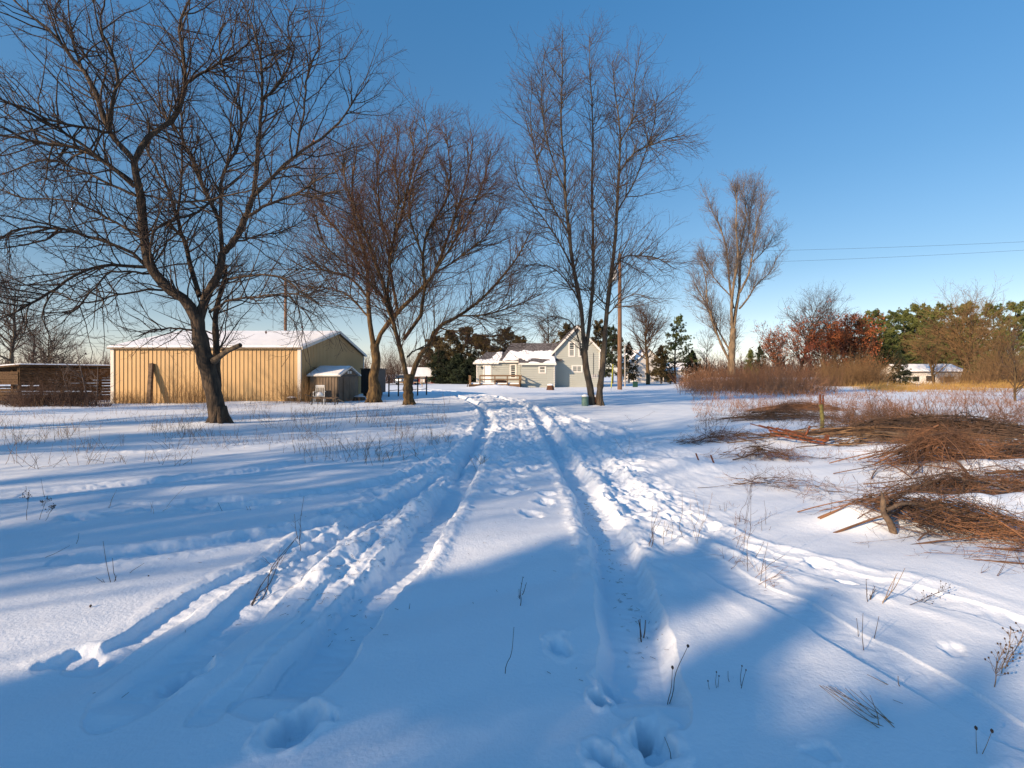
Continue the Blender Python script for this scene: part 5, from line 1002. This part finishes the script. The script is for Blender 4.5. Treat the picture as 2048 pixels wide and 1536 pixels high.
b = scatter('dry_grass', area(5200, -150, 900, 8.5, 27, rs, .8, (.55, .10)), 1, .46, .0040, rs, MGR, lean=.30, sub=2, subL=.12); tag(b.build('dry_grass', MGR), kind='stuff', label='thin dry weed stalks and grass poking through the snow on the left', cat='grass')
b = scatter('dry_brush', area(1500, 225, 620, 26.2, 27.8, rs, 1, (.4, .05)), 1, .9, .006, rs, MGR, lean=.35, sub=3, subL=.3); tag(b.build('dry_brush', MTW5), kind='stuff', label='thin dry brush along the foot of the barn and crib', cat='brush')
b = scatter('dry_brush', area(150, 330, 430, 26.4, 27.8, rs, 1), 1, 1.9, .006, rs, MGR, lean=.16, sub=3, subL=.5); tag(b.build('dry_brush', MTW5), kind='stuff', label='tall thin leafless brush against the tan barn wall', cat='brush')
b = scatter('dry_brush', area(2400, 0, 222, 23.5, 26.6, rs, 1, (.5, -.05)), 1, .8, .007, rs, MGR, lean=.4, sub=3, subL=.3); tag(b.build('dry_brush', MTW3), kind='stuff', label='dark dry brush in front of the slatted crib', cat='brush')
b = scatter('thicket', area(6800, 1355, 1680, 36, 74, rs, .8, (.06, -.08), 1370, 1640), 1, 1.9, .013, rs, MTH, lean=.3, sub=2, subL=.7); tag(b.build('thicket', MTH), kind='stuff', label='dense reddish leafless thicket below the cottonwood', cat='thicket')
b = scatter('thicket', area(6500, 1600, 2120, 66, 92, rs, 1.0, (.1, -.12), 1640, 3000), 1, 2.0, .015, rs, MTH, lean=.3, sub=3, subL=.9); tag(b.build('thicket', MTW5), kind='stuff', label='golden brown brush under the oaks and pines at right', cat='thicket')
b = scatter('thicket', area(2600, 1910, 2160, 60, 80, rs, 1.0, (.1, -.1), 1960, 3000), 1, 3.9, .015, rs, MTH, lean=.22, sub=4, subL=1.2); tag(b.build('thicket', MTW5), kind='stuff', label='tall tan brush at the right edge under the pines', cat='thicket')
b = scatter('thicket', area(1500, 1640, 1770, 64, 72, rs, 1.0), 1, 3.2, .016, rs, MTH, lean=.3, sub=4, subL=.8); tag(b.build('thicket', MTW5), kind='stuff', label='rounded tan bush patch in front of the copper red oak', cat='bush')
b = scatter('golden_grass', area(15000, 1660, 2160, 44, 64, rs, 1.0, (.09, -.02), 1730, 3000), 1, .55, .012, rs, MGOLD, lean=.25, sub=1, subL=.2, dirb=(.3, 0)); tag(b.build('golden_grass', MGOLD), kind='stuff', label='band of golden dry grass in front of the white ranch house', cat='grass')
b = scatter('brambles', area(5200, 1385, 2120, 18, 44, rs, .7, (.22, .02)), 1, .62, .0075, rs, MTH, lean=.5, sub=3, subL=.25); tag(b.build('brambles', MTH), kind='stuff', label='red brown brambles scattered over the snowy right field', cat='brambles')
b = scatter('brambles', area(2600, 1650, 2100, 13.5, 17, rs, 1.0, (.3, -.05)), 1, 1.25, .006, rs, MTH, lean=.65, sub=5, subL=.35, droop=-.06, K=8); tag(b.build('brambles', MBR1), kind='stuff', label='arching brambles behind the long heap of boughs', cat='brambles')
b = scatter('brambles', area(700, 1390, 1700, 11.5, 20, rs, .8, (.5, .1)), 1, .6, .0045, rs, MTH, lean=.45, sub=4, subL=.2); tag(b.build('brambles', MBR2), kind='stuff', label='dark brambles and weeds around the mossy fence post', cat='brambles')
b = scatter('brambles', area(500, 1450, 2048, 3.8, 10.5, rs, 1.1, (.8, .16)), 1, .28, .0026, rs, MTH, lean=.9, sub=4, subL=.12); tag(b.build('brambles', MBR1), kind='stuff', label='low thin brambles between the branch heaps', cat='brambles')
b = scatter('thicket', area(1500, 760, 960, 84, 94, rs, 1.0), 1, 4.6, .02, rs, MTH, lean=.28, sub=4, subL=1.3); tag(b.build('thicket', MTW3), kind='stuff', label='brown leafless thicket behind the red outbuilding and dark spruces', cat='thicket')
# distant treelines
b = scatter('far_woods', (np.concatenate([rs.uniform(-330, -70, 3500), rs.uniform(60, 230, 3000)]), rs.uniform(230, 260, 6500)), 1, 7.5, .14, rs, MTH, lean=.2, sub=3, subL=2.5); tag(b.build('far_woods', MTW3), kind='stuff', label='low leafless woods on the far horizon', cat='woods')
# straw and bark crumbs lying on the churned snow near the camera
n = 420; X = np.concatenate([rs.normal(-1.35, .22, 260), rs.normal(.9, .07, 100), rs.uniform(-3, 2.5, 60)]); Y = np.concatenate([rs.uniform(3.2, 6.2, 260), rs.uniform(2.9, 6.5, 100), rs.uniform(2.2, 6, 60)]); a = rs.uniform(0, 6.28, n)
C = np.stack([X, Y, H(X, Y)+.008], -1); D = np.stack([np.cos(a), np.sin(a), rs.normal(size=n)*.1], -1)*rs.uniform(.008, .045, n)[:, None]; nb = NB(); nb.tubes(np.stack([C, C+D*.5, C+D], 1), np.full((n, 3), .0012), 3); tag(nb.build('straw_crumbs', MBR2), kind='stuff', label='crumbs of straw and bark scattered over the snow', cat='straw')
# ------------------------------------------------------------------ single weeds in the foreground
MWD = mat('weed_dark', (.065, .045, .035), .9); MWT = mat('weed_tan', (.26, .17, .09), .85, var=.4, scale=20)
def weed(label, stems, m=MWD, seed=0, side=0, heads=0, hr=.006, r=.0024, umbel=False, name='dried_weed', cat='weed', sL=.08):
    """stems: (foot px, foot py, tip px, tip py) traced in the photo, standing at the depth of the foot; a fifth number leans them away"""
    rng = np.random.default_rng(seed); f0 = stems[0]; Y = GP(f0[0], f0[1])[1]; x0, y0 = (f0[0]-1024)/F*Y, Y; z0 = hz(x0, y0)
    t = thing(name, label, cat, (x0, y0, z0)); nb = NB(); hd = NB()
    for s in stems:
        Yf = CH*F/(s[1]-HOR); x, y = (s[0]-1024)/F*Yf, Yf; z = hz(x, y); dY = s[4] if len(s) > 4 else 0
        tip = AT(s[2], s[3], Yf+dY); foot = np.array([x, y, z-.03]); 
        if len(s) > 5: tip[2] = max(tip[2], hz(tip[0], tip[1])+.01)
        mid = (foot+tip)/2+rng.normal(size=3)*np.linalg.norm(tip-foot)*.035
        q1 = foot*.72+tip*.28+rng.normal(size=3)*np.linalg.norm(tip-foot)*.02
        P = catmull([foot, q1, mid, tip], 10)[None]-np.array(t.location); R = np.linspace(r, r*.5, 10)[None]; nb.tubes(P, R, 5)
        tips = P[:, -1]
        if umbel:
            a = kids(P, R, 7, rng, tr=(.55, .8), L=.09, K=4, r1=r*.4, ang=(25, 50), up=.12, rmax=r*.7); nb.tubes(*a, 3); b = kids(*a, 26, rng, tr=(.4, 1), L=.05, K=3, r1=r*.35, ang=(20, 50), up=.12, rmax=r*.5); nb.tubes(*b, 3); tips = b[0][:, -1]
        elif side:
            a = kids(P, R, side, rng, tr=(.3, .98), L=sL, K=4, r1=r*.35, ang=(25, 60), up=.05, rmax=r*.7); nb.tubes(*a, 3); tips = np.vstack([tips, a[0][:, -1], a[0][:, 2]])
        if heads:
            tips = tips[:heads]; d = rng.normal(size=tips.shape)*.2+[0, 0, 1]; d = nrm(d)*hr; hd.tubes(np.stack([tips-d*1.2, tips-d*.5, tips+d*.5, tips+d*1.3], 1), np.tile([hr*.2, hr*.8, hr*.9, hr*.15], (len(tips), 1)), 6)
    nb.build('stalk', m, t)
    if heads: hd.build('seed_head', MWD, t)
    return t
weed('tall umbel weed with seed heads at the left edge', [(54, 1041, 52, 972)], seed=1, umbel=True, heads=26, hr=.0045)
weed('bushy umbel weed with seed heads right of the tall one at left', [(78, 1040, 95, 990), (85, 1042, 112, 1010)], seed=2, umbel=True, heads=26, hr=.0045)
weed('single bare stalk behind the umbel weeds', [(90, 992, 82, 957)], seed=3)
weed('dark weed tuft with two upright stalks and bent blades in the left foreground', [(223, 1171, 206, 1082), (232, 1168, 225, 1116), (219, 1170, 192, 1155), (215, 1171, 205, 1158), (228, 1170, 243, 1162), (224, 1172, 234, 1150), (226, 1170, 240, 1172)], seed=4, r=.0026)
weed('thin stalk leaning right beside the dark weed tuft', [(248, 1147, 289, 1126)], seed=5)
weed('thin lying stalk with a seed head beside the dark weed tuft', [(257, 1160, 297, 1152)], seed=6, heads=1, hr=.006)
weed('small broken seed head lying on the left foreground snow', [(177, 1226, 181, 1212)], seed=7, heads=1, hr=.008)
weed('bundle of long dark stalks leaning over the left snow ridge', [(484, 1226, 588, 1082, .9), (485, 1224, 596, 1072, 1.0), (490, 1215, 560, 1115, .7), (500, 1200, 540, 1155, .4)], seed=8, r=.0042)
weed('upright forked dark stalks above the leaning bundle', [(597, 1085, 608, 992), (597, 1084, 589, 1028), (599, 1102, 600, 1060)], seed=9, r=.0030, side=3, sL=.07)
weed('small reddish twiggy plant at the middle of the leaning stalk bundle', [(553, 1130, 560, 1100), (558, 1132, 572, 1105), (550, 1132, 530, 1118)], m=MBR1, seed=10, side=7, r=.0018, sL=.10)
weed('bent dark stalk lying on the open snow at left', [(152, 1085, 158, 1066), (156, 1068, 190, 1071), (74, 1112, 140, 1091)], seed=11)
weed('leaning pair of pale grass stalks on the left snow', [(212, 1017, 234, 978), (216, 1018, 232, 982)], m=MWT, seed=12, r=.002)
weed('crossed pale grass stalks right of the leaning pair', [(300, 1026, 306, 1002), (309, 1028, 300, 1004), (315, 1018, 372, 972), (318, 1024, 342, 1012)], m=MWT, seed=13, r=.002)
weed('short dark stick standing aslant on the snow', [(452, 1020, 436, 1005)], seed=14, r=.003)
weed('short forked stalks near the leaning bundle', [(500, 1022, 492, 1012), (505, 1022, 498, 1012)], m=MWT, seed=15)
weed('short forked dark twig standing in the smooth foreground snow', [(1039, 1222, 1046, 1153), (1041, 1195, 1053, 1165), (1040, 1205, 1038, 1178)], seed=16, r=.0032, side=5, sL=.02)
weed('long thin bare stalk in the smooth foreground snow', [(1010, 1350, 1028, 1254)], seed=17, r=.0022)
weed('small bent twig in the snow left of the forked twig', [(818, 1222, 820, 1207), (816, 1222, 812, 1226), (820, 1215, 828, 1220)], seed=18, r=.0022)
weed('dark curled leaf stem in the bottom of the right wheel rut', [(1284, 1256, 1280, 1238), (1286, 1248, 1291, 1240), (1283, 1246, 1277, 1240)], seed=19, r=.005)
weed('thin stalk with a dark seed head beside the right rut', [(1334, 1370, 1376, 1292), (1334, 1370, 1345, 1335)], seed=20, heads=1, hr=.008)
weed('cluster of dark upright stalks right of the ruts', [(1302, 1095, 1305, 1012), (1294, 1090, 1322, 1040), (1296, 1094, 1310, 1050), (1303, 1090, 1318, 1020)], seed=21, side=4, r=.0026)
weed('twiggy stalk next to the cluster of dark upright stalks', [(1328, 1082, 1329, 1042), (1329, 1070, 1338, 1050), (1344, 1076, 1343, 1036)], seed=22, side=4, r=.0024)
weed('tall thin stalk right of the ruts', [(1362, 1068, 1364, 985), (1368, 1075, 1362, 1060)], seed=23, side=3)
weed('pale bushy stalk right of the tall thin one', [(1393, 1085, 1408, 1002), (1394, 1082, 1388, 980), (1396, 1070, 1425, 985), (1394, 1075, 1380, 1000)], m=MWT, seed=24, side=7, r=.0018)
weed('drooping pale weed head with hanging stems before the branch clumps', [(1478, 1038, 1505, 955), (1488, 1042, 1506, 955), (1496, 1144, 1502, 952), (1490, 1040, 1508, 953)], m=MWD, seed=25, side=6, r=.0022, sL=.12)
weed('red tinted twiggy weed below the drooping one', [(1484, 1100, 1496, 1040), (1478, 1098, 1492, 1060), (1470, 1085, 1480, 1070)], m=MBR1, seed=26, side=10, r=.0016)
weed('long bent stalks crossing below the drooping weed', [(1508, 1115, 1528, 1083), (1520, 1160, 1536, 1085), (1520, 1142, 1570, 1110), (1532, 1156, 1566, 1138)], seed=27, r=.0024)
weed('short thin stalks before the nearest branch heap', [(1524, 1058, 1524, 1034), (1533, 1043, 1528, 1000), (1536, 1056, 1542, 1052)], seed=28)
weed('small dark twig left of the drooping weed', [(1450, 1022, 1448, 1004), (1444, 1020, 1438, 1010), (1450, 1020, 1454, 1006)], seed=29, side=3, sL=.04)
weed('tall spiky mullein stalks behind the rusty stakes', [(1411, 880, 1410, 825), (1419, 880, 1428, 810), (1426, 878, 1432, 820), (1440, 878, 1470, 815)], seed=30, side=12, r=.006, sL=.05)
weed('dark branched twig below the nearest branch heap', [(1737, 1204, 1732, 1158), (1739, 1200, 1750, 1172), (1736, 1200, 1752, 1178)], seed=31, side=5, r=.003, sL=.04)
weed('tan grass leaves leaning right below the nearest branch heap', [(1758, 1204, 1795, 1146), (1762, 1206, 1792, 1150), (1765, 1202, 1810, 1136)], m=MWT, seed=32, r=.0028)
weed('thin seedy branch arching over the snow at right', [(1794, 1210, 1900, 1175, .1), (1800, 1206, 1860, 1196, .1)], seed=33, side=22, r=.0022, heads=12, hr=.004)
weed('long arching brambles lying over the snow at the right edge', [(1854, 1155, 1960, 1180, .1), (1876, 1155, 1980, 1195, .1), (1960, 1180, 2050, 1210, .0), (1975, 1192, 2060, 1225, .0)], seed=34, side=12, r=.003, heads=10, hr=.005)
weed('tall seedy tan weed at the right edge', [(1986, 1362, 2012, 1290), (2003, 1334, 2022, 1258), (2006, 1325, 2060, 1230)], m=MWT, seed=35, side=22, r=.0026, heads=14, hr=.005)
weed('bent pale stalk right of the shadow edge', [(1728, 1290, 1726, 1226), (1726, 1227, 1760, 1244), (1746, 1272, 1758, 1232), (1718, 1264, 1713, 1236)], seed=36)
weed('bundle of long tan grass stalks lying on the foreground snow', [(1870, 1475, 1638, 1370, .25), (1830, 1480, 1640, 1372, .3), (1850, 1462, 1660, 1372, .25), (1822, 1470, 1700, 1378, .2), (1790, 1450, 1670, 1374, .2), (1760, 1430, 1655, 1371, .2), (1840, 1484, 1720, 1382, .25), (1800, 1466, 1690, 1376, .22), (1858, 1470, 1645, 1371, .28), (1812, 1474, 1652, 1373, .2), (1780, 1436, 1660, 1373, .25), (1770, 1460, 1740, 1390, .1)], m=MWT, seed=37, r=.0022)
weed('short tan leaf blade lying left of the grass bundle', [(1798, 1366, 1734, 1349, .03), (1802, 1366, 1796, 1352)], m=MWT, seed=38, r=.0026)
weed('two dark dried flower heads at the bottom right', [(1954, 1490, 1952, 1456), (1960, 1490, 1984, 1462)], m=MWT, seed=39, heads=1, hr=.007, r=.0016)
weed('tiny pair of bare stalks in the bottom foreground', [(1422, 1383, 1416, 1362), (1432, 1381, 1433, 1344), (1434, 1380, 1438, 1352)], seed=40, heads=1, hr=.004, r=.0016)
weed('tiny short stalks in the bottom foreground', [(1460, 1368, 1456, 1342), (1467, 1359, 1467, 1354)], seed=41, r=.002)
weed('tiny leaning stalks right of the short ones', [(1476, 1382, 1492, 1340), (1482, 1378, 1484, 1332)], seed=42, heads=1, hr=.004, r=.0018)
weed('short stick lying in the bottom foreground', [(1427, 1447, 1452, 1444, 0)], seed=43, heads=1, hr=.005)
weed('thin slanting stalk at the bottom beside the footprints', [(1345, 1503, 1329, 1474)], seed=44, r=.002)
weed('small dark stick lying near the big footprint', [(307, 1462, 323, 1461)], seed=45, r=.004)
for i, (px, py, sc_, lb) in enumerate(((740, 900, 1, 'small dry tuft on the snow between the left tree and the ruts'), (620, 872, 1.6, 'bushy tan tuft right of the big tree foot'), (425, 850, 1.8, 'dry brush tuft around the foot of the big tree'), (1245, 905, 1, 'thin stalk tuft by the trampled footprints'), (1262, 845, 1, 'lone stalk on the blue shaded snow right of the twin trees'), (960, 925, .5, 'tiny tuft between the wheel ruts'), (345, 900, 1.2, 'dry tuft on the shaded snow left of the big tree'), (130, 880, 1.6, 'dry grass tuft in the left field'), (70, 940, 1.3, 'leaning grass tuft at the left of the field'), (30, 800, 2.0, 'brown brush tuft at the left edge below the crib'))):
    rr_ = np.random.default_rng(100+i); k = 7 if i not in (3, 4) else 2
    weed(lb, [(px+rr_.normal()*9*sc_, py+rr_.normal()*1.5, px+rr_.normal()*22*sc_, py-rr_.uniform(14, 36)*sc_) for _ in range(k)], m=MWT if i % 2 else MWD, seed=100+i, side=4, r=.0032, sL=.14)
# ------------------------------------------------------------------ trees behind and beside the photographer; their shadows lie on the snow
def shade_tree(x, y, h, label, seed, **k):
    t = thing('bare_tree', label, 'tree', (x, y, 0), 0, 'trees beside the photographer'); gen_tree(t, h, k.pop('spread', h*.35), k.pop('r', .26), np.random.default_rng(seed), (MBARK1, MTW1), **k)

def shade_group():
    L = 'bare tree standing beside the photographer, outside the picture'
    pr = []
    for k, h in enumerate((10.5, 9.0)):
        t = thing('bare_tree', L, 'tree', (0, 0, 0), 0, 'bare trees beside the photographer'); gen_tree(t, h, h*.36, .24, np.random.default_rng(201+k), (MBARK1, MTW1), counts=(46, 380, 1300), tipr=.008, low=.28); pr.append(t)
    spots = [(-13, 1.5), (-13.3, -2.6), (-15.5, -4.4), (-19, 12), (-24, 8), (-16.5, 5.5), (-22, 2), (-19, -2.5), (-29, 13)]
    for i, (x, y) in enumerate(spots):
        if i < 2: pr[i].location = (x, y, 0)
        else: dup(pr[i % 2], (x, y, 0), i*1.7, (1, 1, .9+.05*(i % 4)), L)
shade_group()
for i, (a_, s_, h, R) in enumerate(((-10, -3.05, 5.0, 1.0), (-10.3, -2.3, 5.3, 1.3), (-10, -1.5, 5.2, 1.3), (-10.4, -.8, 5.1, 1.3), (-10, 0.1, 4.5, 1.5), (-9, 1.3, 3.9, 1.7), (-13.2, -2.75, 6.1, 2.0), (-13, -1.85, 6.2, 2.2), (-13.4, -.9, 6.2, 2.2), (-13, .3, 5.7, 2.2))):
    x, y = a_*.78+s_*.63, a_*.63-s_*.78
    t = thing('pine_tree', 'young dense pine behind the photographer, outside the picture', 'tree', (x, y, 0), 0, 'young pines behind the photographer'); conifer(t, h, R, np.random.default_rng(210+i), MPINE3, nbr=74, tufts=9, blades=9, size=.30, low=.03)
